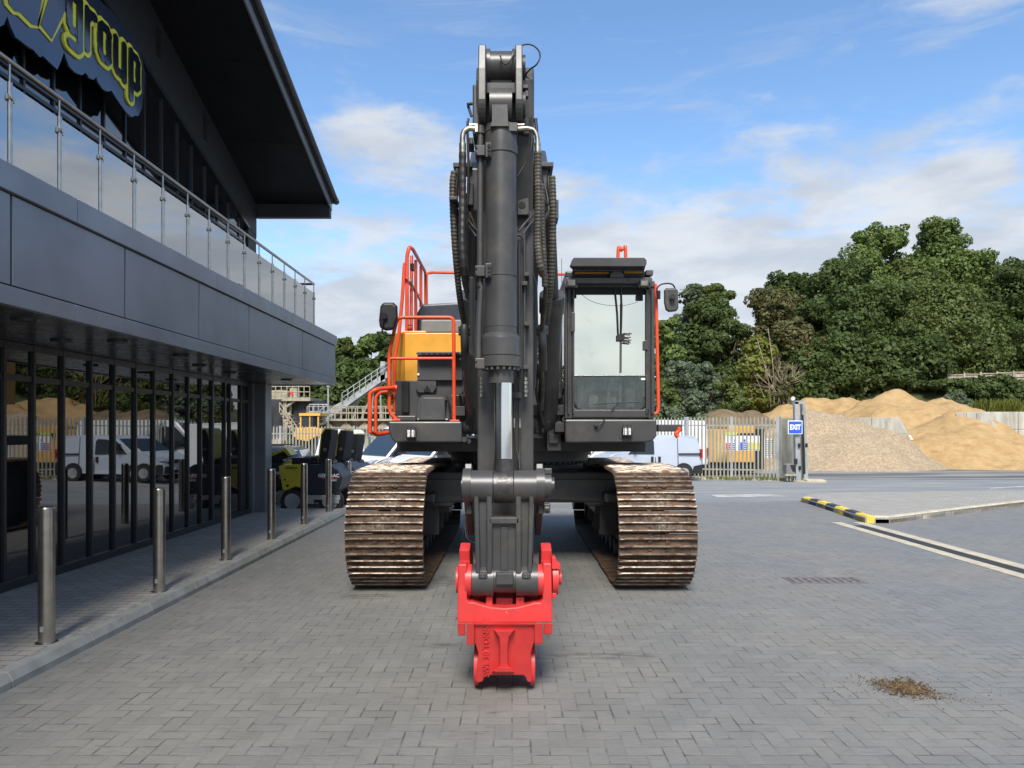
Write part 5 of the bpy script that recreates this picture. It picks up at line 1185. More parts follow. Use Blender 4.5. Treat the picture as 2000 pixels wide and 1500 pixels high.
# ---- lighting towers with raised lids
def tower(label, loc, rz, lid=True):
    t = thing('lighting_tower', label, 'lighting tower', loc, 'mobile lighting towers in a row', local=True); t.rotation_euler = (0, 0, rz)
    # local: +X right, -Y towards the camera; 1.25 long
    b = MB(); b.prism([(-.10, -.45, .36), (.50, -.45, .36), (.60, -.45, .48), (.66, -.45, .72), (.56, -.45, .88), (.42, -.45, .97), (-.10, -.45, .97)], (0, 0, 0), (0, .9, 0)); sh = b.build('dark_shell', 'gendark', t, bevel=.02)
    b = MB(); b.prism([(-.60, -.46, .93), (-.50, -.46, .97), (-.08, -.46, .97), (-.08, -.46, .50), (-.28, -.46, .53), (-.46, -.46, .45), (-.52, -.46, .47)], (0, -.01, 0), (0, .92, 0)); b.build('yellow_hood', 'genyellow', t, bevel=.015)
    b = MB(); b.box(-.36, .0, -.4, .4, .97, 1.10)
    rr = random.Random(5)
    for q in range(26): x = rr.uniform(-.15, .34); b.box(x, x+.05, rr.uniform(-.4, .2), rr.uniform(.2, .4), .97, rr.uniform(1.0, 1.13))
    b.build('engine_deck', 'black', t, bevel=.006)
    b = MB()
    for (x, z, r) in ((-.42, .55, .028), (-.47, .67, .018), (-.50, .78, .01)): b.cyl((x, -.478, z), (x, -.47, z), r, n=14)
    b.build('vent_hole', 'black', t)
    b = MB(); b.cyl((.44, -.458, .46), (.44, -.45, .46), .03, n=16); b.build('badge', 'lgrey', t)
    b = MB()
    b.box(-.15, .62, -.47, -.40, .27, .36); b.box(-.05, .10, -.50, -.36, .19, .28); b.box(.36, .60, -.50, -.36, .20, .30); b.box(-.5, .62, .36, .44, .27, .36); b.build('chassis', 'galv', t, bevel=.006)
    for x in (-.33, .42):
        for y in (-.36, .36): wheel(t, x, y, .24, .2, -1 if y < 0 else 1)
    b = MB(); b.prism([(-.50, -.40, .36), (-.42, -.40, .36), (-.55, -.40, .0), (-.62, -.40, .0)], (0, 0, 0), (0, .08, 0)); b.build('stand_leg', 'blackm', t)
    if lid:
        b = MB(); b.prism([(.16, -.30, 1.00), (.22, -.30, 1.55), (.28, -.30, 1.66), (.40, -.30, 1.66), (.40, -.30, 1.50), (.31, -.30, 1.00)], (0, 0, 0), (0, .60, 0)); ld = b.build('lid', 'blackm', t, bevel=.012)
        b = MB(); b.prism([(.135, -.31, 1.00), (.195, -.31, 1.56), (.27, -.31, 1.685), (.40, -.31, 1.69), (.40, -.31, 1.665), (.28, -.31, 1.66), (.215, -.31, 1.55), (.16, -.31, 1.0)], (0, 0, 0), (0, .62, 0)); b.build('lid_edge', 'genyellow', ld)
        b = MB(); b.cyl((.275, -.318, 1.26), (.275, -.30, 1.26), .036, n=18); b.build('lid_lamp', 'lgrey', ld)
    for (txt, sz, z, m_) in (('GENERAC', .092, .745, 'white'), ('MOBILE', .05, .655, 'white')):
        me = text_mesh(txt, sz, .002, .003 if sz > .08 else .001, 1.02)
        text_obj('lettering', me, m_, frame_mtx((.39 if sz > .08 else .46, -.453, z), (1, 0, 0), (0, 0, 1)), t)
    b = MB(); b.box(.26, .56, -.455, -.449, .687, .703); b.build('red_stripe', 'signred', t)
    me = text_mesh('GENERAC', .055, .002, .001, 1); text_obj('lettering', me, 'blackm', frame_mtx((-.34, -.474, .90), (1, 0, 0), (0, 0, 1)), t)
    return t
tower('nearest yellow and black lighting tower with the full white lettering and tall upright lid', (-4.02, 14.85, 0), 0)
tower('middle lighting tower of the row, lid raised behind the nearest one', (-4.02, 16.3, gz(-4, 16.3)), R(-3))
tower('farthest lighting tower of the row, nearest to the white lorry', (-4.10, 17.9, gz(-4, 17.9)), R(-5))
t = tower('lighting tower mostly hidden behind the grey corner column, only its end showing', (-5.3, 15.6, 0), R(8), lid=False)
b = MB(); b.prism([(.16, -.45, 1.14), (.50, -.45, 1.28), (.62, -.45, 1.12), (.55, -.45, 1.10), (.46, -.45, 1.20), (.18, -.45, 1.08)], (0, 0, 0), (0, .85, 0)); b.build('lid', 'genyellow', t, bevel=.01)
b = MB(); b.prism([(.20, -.44, 1.06), (.45, -.44, 1.18), (.53, -.44, 1.09), (.30, -.44, .98)], (0, 0, 0), (0, .8, 0)); b.build('lid_lining', 'blackm', t)
b = MB(); b.prism([(.50, -.47, .50), (.68, -.47, .60), (.70, -.47, .98), (.55, -.47, 1.02), (.45, -.47, .95)], (0, 0, 0), (0, .3, 0)); b.build('yellow_hood', 'genyellow', t, bevel=.01)
b = MB()
for q in range(7): b.tube([(.28*math.cos(a)*(1+.03*q)-3.16, .22*math.sin(a)+15.6, .02+.018*q) for a in np.linspace(0, 6.2, 14)], .011, 6)
tag(b.build('coiled_hose', 'cone', origin=(-3.16, 15.6, 0)), 'coil of bright yellow hose lying beside the lighting towers by the left track', 'hose')
# ---- yellow wheel loader far left
ld = thing('wheel_loader', 'orange yellow wheel loader working below the dark silos of the quarry plant', 'loader', (0, 0, 0))
YL_ = 36
b = MB(); b.pprism([(572, 850), (578, 836), (612, 834), (628, 838), (630, 868), (570, 868)], YL_, YL_+2.2); b.build('body', 'oy', ld, bevel=.05)
b = MB(); b.pprism([(586, 836), (588, 812), (620, 812), (623, 836)], YL_+.2, YL_+1.8); cbn = b.build('cab', 'carglass', ld, bevel=.03)
b = MB()
for q in ((586, 588.5), (604, 606), (620, 622.5)): b.pbox(q[0], q[1], 810, 838, YL_+.15, YL_+.25)
b.pbox(584, 625, 807, 812, YL_+.1, YL_+1.9); b.build('cab_frame', 'oy', cbn)
b = MB(); b.pprism([(577, 858), (582, 840), (590, 836), (600, 850), (612, 846), (618, 852), (600, 862)], YL_-.4, YL_-.1); b.build('lift_arm', 'oy', ld, bevel=.02)
b = MB(); b.cyl(W(600, 805, YL_+1), W(600, 808, YL_+1), .06, n=12); b.build('beacon', 'orange', ld)
for x_ in (583, 618): b = MB(); p = W(x_, 868, YL_-.1); b.cyl(p, p+Vector((0, .5, 0)), .42, n=24); b.build('wheel', 'rubber', ld)
# ---------------------------------------------------------------- fences, gate, signs
def palisade(name, label, p0, p1, h=2.4, bays=None, group='grey palisade fences', sp=.140, postw=.10, m='galv_y'):
    p0, p1 = Vector(p0), Vector(p1); L_ = (p1-p0).length; u = (p1-p0).normalized(); n_ = Vector((-u.y, u.x, 0)); n_ = n_ if n_.y < 0 else -n_
    t = thing(name, label, 'fence', tuple((p0+p1)/2), group); bays = bays or max(1, round(L_/2.75))
    for k in range(bays+1):
        p = p0+u*L_*k/bays; z = gz(p.x, p.y); b = MB(); q = p-u*postw/2
        b.prism([Vector((q.x, q.y, z-.2)), Vector((q.x, q.y, z-.2))+u*postw, Vector((q.x, q.y, z+h+.03))+u*postw, Vector((q.x, q.y, z+h+.03))], -n_*.06, n_*.06); b.build('post', 'galv', t)
    for k in range(bays):
        a = p0+u*L_*k/bays; c = p0+u*L_*(k+1)/bays; za = gz(a.x, a.y)
        b = MB(); m_ = int((c-a).length/sp)
        for q in range(1, m_+1):
            p = a+u*(q*(c-a).length/(m_+1)); z = gz(p.x, p.y)+.05; w = .031
            A = [p-u*w, p+u*w]
            pts = [Vector((A[0].x, A[0].y, z)), Vector((A[1].x, A[1].y, z)), Vector((A[1].x, A[1].y, z+h-.10)), Vector((p.x, p.y, z+h-.02)), Vector((A[0].x, A[0].y, z+h-.10))]
            b.prism(pts, n_*.05, n_*.062)
            b.prism([pts[0]+u*.012, pts[1]-u*.012, pts[2]-u*.012+Vector((0,0,-.02)), pts[4]+u*.012+Vector((0,0,-.02))], n_*.062, n_*.078)
        b.build('pales', m, t)
        for zz_ in (.35, h-.33):
            b = MB(); za, zc = gz(a.x, a.y)+zz_, gz(c.x, c.y)+zz_
            b.prism([Vector((a.x, a.y, za)), Vector((c.x, c.y, zc)), Vector((c.x, c.y, zc+.05)), Vector((a.x, a.y, za+.05))], n_*.0, n_*.045); b.build('rail', 'galv', t)
    return t
palisade('palisade_fence', 'grey palisade fence behind the lighting towers and white lorry at far left', (-13, 31, 0), (-3.6, 31, 0))
palisade('palisade_fence', 'grey palisade fence behind the white vans and the excavator', (-3.5, 31.5, 0), (4.5, 30.2, 0))
palisade('palisade_fence', 'grey palisade fence in front of the tan panel, right of the silver van', (4.6, 30.2, 0), (6.9, 28.9, 0), bays=1)
palisade('palisade_fence', 'grey palisade fence in front of the coloured safety board and white notice', (6.95, 28.8, 0), (10.15, 27.8, 0), bays=2)
palisade('palisade_fence', 'short closely seen palisade return ending at the gate post with the exit sign', (10.25, 27.9, 0), (12.0, 30.2, 0), bays=1, sp=.14)
def wbox(name, px0, px1, py0, py1, Y0, Y1, m, label, cat, bevel=.01, group=None):
    b = MB(); b.pbox(px0, px1, py0, py1, Y0, Y1); c = W((px0+px1)/2, py1, Y0); o = b.build(name, m, origin=c, bevel=bevel); tag(o, label, cat, group); return o
o = thing('storage_container', 'tan boarded container standing behind the fence right of the silver van', 'container', tuple(W(1388, 914, 30.5)))
b = MB(); b.pbox(1352, 1424, 838, 903, 30.6, 32.6); b.build('wall', 'tan', o)
b = MB()
for q in range(12): b.pbox(1353+q*6, 1355+q*6, 839, 902, 30.57, 30.6)
b.build('panel_ribs', 'tan', o); b = MB(); b.pbox(1352, 1424, 903, 926, 30.7, 32.5); b.build('base', 'blackm', o)
o = thing('site_cabin', 'ochre yellow cabin behind the coloured safety board', 'cabin', tuple(W(1450, 914, 31)))
b = MB(); b.pbox(1424, 1474, 832, 903, 31, 33); b.build('wall', 'oy', o, bevel=.02); b = MB(); b.pbox(1422, 1492, 846, 852, 30.9, 31); b.pbox(1474, 1492, 838, 920, 31.1, 33); b.pbox(1418, 1474, 903, 922, 31.1, 33); b.build('dark_trim', 'black', o)
o = thing('safety_board', 'white site safety board with red, blue and yellow notices fixed behind the fence', 'sign board', tuple(W(1450, 880, 29.6)))
b = MB(); b.pbox(1417, 1484, 851, 880, 29.6, 29.64); b.build('board', 'white', o)
for (a, c, p, q, m_) in ((1418, 1428, 865, 878, 'signred'), (1429, 1438, 865, 878, 'blue'), (1445, 1461, 864, 878, 'blue'), (1462, 1484, 864, 878, 'green'), (1418, 1440, 844, 850, 'green'), (1434, 1438, 858, 862, 'blue'), (1452, 1456, 858, 862, 'blue')):
    b = MB(); b.pbox(a, c, p, q, 29.58, 29.6); b.build('notice', m_, o)
b = MB()
for r_ in range(3):
    for q in range(6): b.pbox(1419.5+q*11, 1425+q*11, 867+r_*4, 868.3+r_*4, 29.57, 29.58)
b.build('print_lines', 'white', o)
o = thing('white_notice', 'plain white notice board on the fence right of the coloured safety board', 'sign board', tuple(W(1504, 893, 27.75)))
b = MB(); b.pbox(1493, 1515, 856.5, 893, 27.9, 27.93); b.build('board', 'white', o); b = MB()
for q in range(9): b.pbox(1496, 1511-(q % 3)*2, 860+q*3.6, 860.8+q*3.6, 27.885, 27.9)
b.build('print_lines', 'lgrey', o)
# gate post with EXIT sign
YP = 26.9
o = thing('gate_post', 'tall galvanised steel double gate post frame at the yard entrance', 'gate post', tuple(W(1568, 942, YP)))
b = MB(); b.pprism([(1552, 784), (1560, 784), (1565, 940), (1555, 940)], YP, YP+.2); b.build('post', 'galv', o, bevel=.01)
b = MB(); b.pprism([(1566, 784), (1573, 784), (1579, 940), (1570, 940)], YP+.25, YP+.45); b.build('post', 'galv', o, bevel=.01)
b = MB(); b.pbox(1552, 1573, 783, 789, YP, YP+.3); b.build('cross_head', 'galv', o); b = MB(); b.pprism([(1566.5, 810), (1569.5, 810), (1573.5, 926), (1570, 926)], YP+.1, YP+.16); b.build('black_edge', 'black', o)
b = MB(); 
for q in ((1560, 1564, 866, 874), (1574, 1578, 866, 874), (1561, 1565, 910, 918), (1552, 1558, 896, 906)): b.pbox(*q, YP-.08, YP)
b.build('sensor', 'black', o, bevel=.01)
es = thing('exit_sign', 'blue square sign with white lettering EXIT on the gate post', 'sign', tuple(W(1553, 848, YP-.1)))
b = MB(); b.pbox(1539, 1567.5, 821.5, 848, YP-.12, YP-.09); b.build('border', 'white', es, bevel=.01)
b = MB(); b.pbox(1540.5, 1566, 823, 846.5, YP-.125, YP-.12); b.build('blue_face', 'blue', es)
me = text_mesh('EXIT', .26, .003, .010, .74); text_obj('lettering', me, 'white', frame_mtx(tuple(W(1553.2, 834.8, YP-.128)), (1, 0, 0), (0, 0, 1)), es)
o = thing('round_lamp', 'small round lamp on a stalk above the gate post', 'lamp', tuple(W(1548, 785, YP)))
b = MB(); b.cyl(W(1549, 778.5, YP-.05), W(1549, 778.5, YP), .075, n=20); b.build('lens', 'lamp', o); b = MB(); b.tube([W(1549, 783, YP), W(1550, 790, YP), W(1553, 792, YP)], .012, 6); b.build('stalk', 'galv', o)
o = thing('gate_motor', 'pale grey gate motor cabinet on short legs beside the gate post', 'control box', tuple(W(1545, 938, YP)))
b = MB(); b.pprism([(1536, 908), (1538, 906), (1550, 906), (1554, 912), (1554, 926), (1536, 926)], YP-.2, YP+.15); b.build('housing', 'lgrey', o, bevel=.02); b = MB(); b.pprism([(1544, 908), (1554, 908), (1554, 922), (1548, 920)], YP-.22, YP-.2); b.build('dark_cover', 'blackm', o)
b = MB(); b.pbox(1534, 1555, 926, 929.5, YP-.25, YP+.2); b.build('shelf', 'beige', o); b = MB()
for x_ in (1537, 1543, 1551): b.pbox(x_, x_+2, 929.5, 939, YP-.15, YP)
b.build('leg', 'galv', o)
b = MB(); p = Vector(gpos(1585, 26.8)); b.prism([p+Vector((-.25, -.2, -.05)), p+Vector((.45, -.25, -.05)), p+Vector((.5, .3, -.05)), p+Vector((-.2, .4, -.05))], (0,0,0), (0,0,.14)); tag(b.build('concrete_pad', 'kerb2', origin=p, bevel=.02), 'low pale concrete pad at the foot of the gate post', 'concrete pad')
# low fence kerb with weeds
b = MB(); b.prism([Vector((*gpos(1370, 28.2)[:2], gz(7, 28)-.05)), Vector((10.0, 27.4, gz(10, 27.4)-.05)), Vector((10.8, 26.5, gz(10.8, 26.5)-.05)), Vector((11.2, 27.4, gz(10.8, 26.5)-.05)), Vector((7.0, 29.6, gz(7, 28)-.05))], (0,0,0), (0,0,.09)); struct(b.build('verge', 'kerb2'))

# ---------------------------------------------------------------- aggregate bays
from mathutils import noise as mn
def pile_mat(name, c1, c2, c3, sc, bump, cell=None):
    m = bpy.data.materials.new(name); m.use_nodes = True
    t = NT(m.node_tree); b = t.n['Principled BSDF']; p = t.pos()
    col = t.mix(t.ramp(t.noise(p, sc, 8, .7), .35, .65), c1, c2)
    if cell:
        v = t.node('ShaderNodeTexVoronoi'); v.inputs['Scale'].default_value = cell; t.l.new(p, v.inputs['Vector'])
        g = t.node('ShaderNodeSeparateColor'); t.l.new(v.outputs['Color'], g.inputs[0]); col = t.mix(t.m('MULTIPLY', t.ramp(g.outputs[0], .2, .9), .85), col, c3)
    else: col = t.mix(t.m('MULTIPLY', t.ramp(t.noise(t.comb(t.xyz(p)[0], t.xyz(p)[1], t.m('MULTIPLY', t.xyz(p)[2], 3)), .9, 7, .65), .56, .64), .5), col, c3)
    t.l.new(col, b.inputs['Base Color']); b.inputs['Roughness'].default_value = .95; b.inputs['Specular IOR Level'].default_value = .15
    bn = t.node('ShaderNodeBump'); bn.inputs['Strength'].default_value = .6; bn.inputs['Distance'].default_value = bump
    t.l.new(t.noise(p, sc*1.6, 8, .7), bn.inputs['Height']); t.l.new(bn.outputs[0], b.inputs['Normal']); return m
M['sand'] = pile_mat('yellow_sand', (.36, .235, .105), (.45, .31, .155), (.28, .175, .08), 1.6, .12)
M['gravel'] = pile_mat('mixed_gravel', (.36, .275, .175), (.46, .36, .24), (.25, .195, .135), 5, .05, 20)
M['earth'] = pile_mat('brown_earth', (.15, .11, .07), (.22, .165, .10), (.10, .10, .04), 1.2, .2)
def pile(name, cones, m, label, cat, x0, x1, y0, y1, step=.22, rough=.13):
    xs = np.arange(x0, x1, step); ys = np.arange(y0, y1, step)
    def zf(x, y):
        z = -9
        for (cx_, cy_, h, s_) in cones:
            d = math.hypot(x-cx_, y-cy_); q = h-s_*(math.sqrt(d*d+.5)-.70); z = max(z, q) if z < -8 else max(z, q, )
        z += mn.fractal(Vector((x*.55, y*.55, 1.7)), 1, 2, 5)*rough*3.0*min(1, max(0, z+.6)) + mn.fractal(Vector((x*2.5, y*2.5, 0)), 1, 2, 3)*rough*.35
        return max(z, -.45)
    b = grid(xs, ys, zf); c = ((x0+x1)/2, (y0+y1)/2, -.28); return tag(b.build(name, m, origin=c), label, cat)
def cone(px, py, Y, s_): p = W(px, py, Y); return (p.x, p.y, p.z, s_)
pile('sand_pile', [cone(1752, 768, 44.5, .60), cone(1838, 781, 44.5, .60), cone(1700, 786, 45, .62), cone(1655, 776, 48, .6), cone(1625, 785, 48, .6), cone(1588, 778, 49, .6), cone(1530, 791, 49, .55), cone(1500, 803, 50, .5), cone(1830, 884, 40.5, .33), cone(1905, 862, 42, .52), cone(1862, 800, 40.2, .62), cone(1900, 829, 38.8, .60), cone(1935, 858, 37.6, .60)], 'sand',
     'large heap of yellow building sand with several rounded crests', 'sand heap', 13, 38, 32.5, 60)
pile('gravel_pile', [cone(1590, 803, 38.6, .60), cone(1632, 806, 39.0, .60), cone(1560, 812, 39, .6), cone(1680, 838, 38.6, .55)], 'gravel', 'heap of pale mixed gravel in front of the sand, right of the gate post', 'gravel heap', 10, 24, 31.5, 46)
pile('earth_mound', [cone(1420, 797, 46, .5), cone(1380, 803, 46, .5), cone(1460, 803, 47, .5), cone(1330, 806, 47, .5)], 'earth', 'low brown earth mound behind the palisade fence below the trees', 'earth mound', 2, 24, 39, 54, .4)
def wallmat():
    m = bpy.data.materials.new('stained_concrete_wall'); m.use_nodes = True
    t = NT(m.node_tree); b = t.n['Principled BSDF']; p = t.obj(); x, y, z = t.xyz(p)
    st = t.comb(t.m('MULTIPLY', x, 2.5), t.m('MULTIPLY', y, 2.5), t.m('MULTIPLY', z, .35))
    c = t.mix(t.ramp(t.noise(st, 1.5, 6, .65), .35, .68), (.50, .49, .43), (.30, .28, .23))
    lo = t.m('SUBTRACT', 1, t.ramp(t.m('ADD', z, t.m('MULTIPLY', t.noise(p, 1.2, 4), 1.4)), 1.8, 2.6))
    c = t.mix(t.m('MULTIPLY', lo, .75), c, (.46, .30, .11))
    t.l.new(c, b.inputs['Base Color']); b.inputs['Roughness'].default_value = .9; return m
M['baywall'] = wallmat()
def bay_wall(label, near, length, top, nose=1.15, th=.5, mir=None):
    near = Vector(near); u = Vector((-.80, .60, 0)); n_ = Vector((.60, .80, 0))
    t = thing('bay_wall', label, 'retaining wall', (near.x, near.y, -.28), 'concrete walls between the heaps')
    rows = [(-.30, .55), (.56, 1.42), (1.43, top)]
    for (z0, z1) in rows:
        def s0(z): return -nose*max(0, (top-z)/(top))**.9
        b = MB(); A = lambda s, z: near+u*s+Vector((0, 0, z-near.z))
        L0 = -.3
        segs = 3; xs_ = [None]+[length*k/segs for k in range(1, segs+1)]
        pts = [A(s0(z0), z0), A(xs_[1], z0), A(xs_[1], z1), A(s0(z1), z1)]; b.prism(pts, (0,0,0), n_*th)
        for k in range(1, segs): b.prism([A(xs_[k]+.015, z0), A(xs_[k+1], z0), A(xs_[k+1], z1), A(xs_[k]+.015, z1)], (0,0,0), n_*th)
        b.build('concrete_panel', 'baywall', t, bevel=.015)
    s0 = lambda z: -nose*max(0, (top-z)/(top))**.9
    for k in (0, 1):
        b = MB(); c = near+u*(s0(1.35))+n_*(.02+.25*k)-u*.01; c.z = 1.35
        dn = (u*(s0(1.0)-s0(1.35))+Vector((0, 0, -.35))).normalized()
        b.prism([c, c+n_*.2, c+n_*.2+dn*.26, c+dn*.26], Vector((0,0,0)), -u*.04); b.build('white_plate', 'white', t)
    return t
p = W(1752, 815, 37.6); bay_wall('stained concrete wall dividing the gravel heap from the sand heap', (p.x, p.y, 0), 3.6, p.z)
p = W(1928, 805, 38.4); bay_wall('stained concrete wall at the right edge of the large sand heap', (p.x, p.y, 0), 1.4, p.z)
o = thing('back_wall', 'long pale concrete block wall running off at the right edge', 'retaining wall', (30, 40, -.3), 'concrete walls between the heaps')
for r_ in range(3):
    for k in range(6):
        b = MB(); b.box(25.6+k*2.4, 25.6+k*2.4+2.38, 40.2, 40.9, -.3+r_*.98, -.3+r_*.98+.965); b.build('concrete_panel', 'baywall', o, bevel=.02)
# ---------------------------------------------------------------- quarry plant far left
zl = -.7
qp = thing('hopper_wall', 'dusty concrete hopper wall with triangular outlets and a railed deck, far left', 'hopper wall', tuple(W(680, 870, 41)))
b = MB(); b.pbox(596, 790, 822, 875, 41, 43); b.build('wall', 'concrete', qp)
for q in range(4):
    x_ = 640+q*36; b = MB(); b.pprism([(x_-15, 838), (x_, 823), (x_+15, 838)], 40.6, 41); b.build('outlet', 'concrete', qp)
b = MB(); b.pbox(594, 790, 818, 822, 40.4, 43); b.build('deck', 'beige', qp)
def railing(par, x0, x1, yb, yt, Y, n, m='beige', y2=None):
    b = MB(); y2 = y2 if y2 is not None else 0
    for k in range(n+1):
        t_ = k/n; x_ = x0+(x1-x0)*t_; b.cyl(W(x_, yb+y2*t_, Y), W(x_, yt+y2*t_, Y), .03, n=6)
    for f_ in (0, .5): a = yt+(yb-yt)*f_; b.cyl(W(x0, a, Y), W(x1, a+y2, Y), .028, n=6)
    return b.build('railing', m, par)
railing(qp, 600, 775, 818, 794, 40.5, 16); railing(qp, 600, 775, 818, 797, 42.5, 13)
cw = thing('conveyor_walkway', 'inclined steel conveyor walkway with handrails climbing past the trees, far left', 'conveyor', tuple(W(650, 800, 44)))
b = MB(); b.pprism([(640, 804), (760, 722), (760, 734), (668, 800), (640, 818)], 44, 45.2); b.build('deck', 'galv', cw)
railing(cw, 668, 760, 786, 768, 43.9, 8, 'galv', -62); railing(cw, 668, 760, 786, 768, 45.3, 8, 'galv', -62)
b = MB()
for (a, c, d, e_) in ((640, 818, 652, 795), (652, 795, 668, 786), (630, 818, 668, 786), (660, 818, 700, 780), (690, 818, 700, 780), (725, 818, 730, 760), (706, 818, 730, 760), (745, 818, 742, 750)): b.cyl(W(a, c, 44.5), W(d, e_, 44.5), .06, n=6)
b.pbox(743, 752, 706, 745, 44, 44.6); b.build('support', 'galv', cw)
st_ = thing('steel_stair', 'dusty steel stair with handrails leading up beside the dark silo, far left', 'stair', tuple(W(570, 862, 39)))
b = MB(); b.pprism([(546, 806), (552, 806), (592, 864), (584, 864)], 39, 39.15); b.pprism([(560, 806), (566, 806), (606, 864), (598, 864)], 39.8, 39.9)
for q in range(9): b.pbox(549+q*4.6, 564+q*4.6, 810+q*6.2, 812+q*6.2, 39, 39.9)
b.build('flight', 'beige', st_); railing(st_, 546, 586, 806, 786, 38.95, 5, 'beige', 56)
for (nm, x0, x1, y0, y1, Y) in (('tall dark sheeted silo beside the corner column of the office', 516, 552, 780, 848, 40.5), ('wide dark sheeted silo hanging below the dusty platform, far left', 559, 642, 783, 826, 41.5)):
    o = thing('silo', nm, 'silo', tuple(W((x0+x1)/2, y1, Y)), 'dark silos of the quarry plant')
    b = MB(); c = W((x0+x1)/2, y1, Y); r_ = (x1-x0)/2/F*Y; z0, z1 = c.z, W(0, y0, Y).z; n_ = 40
    for q in range(n_):
        a0, a1 = q/n_*6.283, (q+.93)/n_*6.283; rr_ = r_*(1+.012*(q % 2))
        b.add([(c.x+rr_*math.cos(a0), Y+.5*rr_*math.sin(a0), z0), (c.x+rr_*math.cos(a1), Y+.5*rr_*math.sin(a1), z0), (c.x+rr_*math.cos(a1), Y+.5*rr_*math.sin(a1), z1), (c.x+rr_*math.cos(a0), Y+.5*rr_*math.sin(a0), z1)], [(0, 1, 2, 3)])
    b.cyl((c.x, Y, z0), (c.x, Y, z1-.02), r_*.48, n=24); b.build('shell', 'siloblack', o)
    b = MB(); b.pbox(x0+6, x1-6, y1-2, y1+(30 if 'wide' in nm else 20), Y, Y+.6); b.build('hopper_frame', 'blackm' if 'wide' in nm else 'concrete', o)
    b = MB(); b.tube([W(x0-2, y1+25, Y-.6), W(x0+8, y1-25, Y-.6), W(x0+6, y0+5, Y-.6)], .09, 8); b.build('pipe', 'beige', o)
o = thing('steel_platform', 'dusty beige steel platform with machinery above the dark silos, under the canopy corner', 'platform', tuple(W(550, 782, 41)))
b = MB(); b.pbox(500, 606, 776, 783, 40.4, 43); b.pbox(520, 560, 762, 776, 41, 42); b.pbox(566, 580, 758, 776, 41.4, 42); b.build('deck', 'beige', o); railing(o, 505, 605, 776, 755, 40.4, 9)
b = MB()
for (a, c, d, e_) in ((553, 783, 553, 860), (558, 783, 558, 860), (553, 800, 575, 783), (553, 820, 578, 850), (600, 826, 606, 862), (585, 826, 606, 862), (553, 840, 540, 862)): b.cyl(W(a, c, 40.6), W(d, e_, 40.6), .08, n=6)
b.build('frame', 'beige', o)
b = MB(); b.pbox(566, 572, 765, 772, 40.3, 40.4); b.build('red_box', 'signred', o)
o = thing('lamp_pole', 'thin galvanised pole standing right of the dark silos', 'pole', tuple(W(641, 860, 40))); b = MB(); b.cyl(W(641, 860, 40), W(641, 752, 40), .05, n=8); b.build('pole', 'galv', o); b = MB(); b.cyl(W(641, 756, 40), W(641, 752, 40), .09, n=10); b.build('cap', 'galv', o)
gf = thing('access_stair', 'galvanised access stair with landing in front of the hopper deck, far left', 'stair', tuple(W(620, 830, 39.5)))
railing(gf, 604, 640, 818, 790, 39.5, 4, 'galv'); railing(gf, 596, 640, 848, 826, 39.4, 6, 'galv', -36); railing(gf, 604, 648, 856, 834, 38.9, 6, 'galv', -36)
b = MB(); b.pprism([(594, 852), (640, 814), (644, 818), (600, 856)], 39.2, 39.4); b.build('flight', 'galv', gf)
gc = thing('clutter_rail', 'x', 'x') if False else None
# ---------------------------------------------------------------- hillside, shrubs and trees
def hz_(x, y):
    t = min(1, max(0, (y-47)/5.5)); t = t*t*(3-2*t); u = min(1, max(0, (x-16)/12)); u = u*u*(3-2*u)
    return -.75+t*(1.2+4.3*u)+mn.fractal(Vector((x*.1, y*.1, 0)), 1, 2, 3)*.5*t
def veg_mat(name, c1, c2, tr=.25):
    m = bpy.data.materials.new(name); m.use_nodes = True
    t = NT(m.node_tree); b = t.n['Principled BSDF']; g = t.node('ShaderNodeNewGeometry'); p = g.outputs['Position']
    c = t.mix(t.m('MULTIPLY', t.m('ADD', g.outputs['Random Per Island'], t.noise(p, .45, 3)), .5), c1, c2)
    t.l.new(c, b.inputs['Base Color']); b.inputs['Roughness'].default_value = .6; b.inputs['Specular IOR Level'].default_value = .3
    trn = t.node('ShaderNodeBsdfTranslucent'); t.l.new(t.mix(.5, c, (.16, .22, .03)), trn.inputs[0]); mx = t.node('ShaderNodeMixShader'); mx.inputs[0].default_value = tr
    t.l.new(b.outputs[0], mx.inputs[1]); t.l.new(trn.outputs[0], mx.inputs[2]); t.l.new(mx.outputs[0], t.n['Material Output'].inputs[0]); return m
M['leaf_dark'] = veg_mat('dark_leaves', (.028, .050, .014), (.105, .145, .036))
M['leaf_mid'] = veg_mat('mid_leaves', (.045, .070, .018), (.15, .19, .048))
M['leaf_light'] = veg_mat('light_leaves', (.055, .10, .022), (.19, .25, .065))
M['leaf_olive'] = veg_mat('olive_leaves', (.06, .065, .022), (.17, .155, .06))
M['leaf_silver'] = veg_mat('silver_leaves', (.055, .085, .045), (.17, .21, .13))
M['leaf_yellow'] = veg_mat('yellow_leaves', (.08, .11, .015), (.24, .24, .05))
M['grassbank'] = mat('rough_grass', (.05, .06, .02), .95, var=.4, vs=.8)
xs = list(np.arange(-60, 80.1, 3)); ys = list(np.arange(47, 60, 1.0))+[64, 70, 80, 95]
struct(grid(xs, ys, hz_).build('hillside', 'grassbank'))
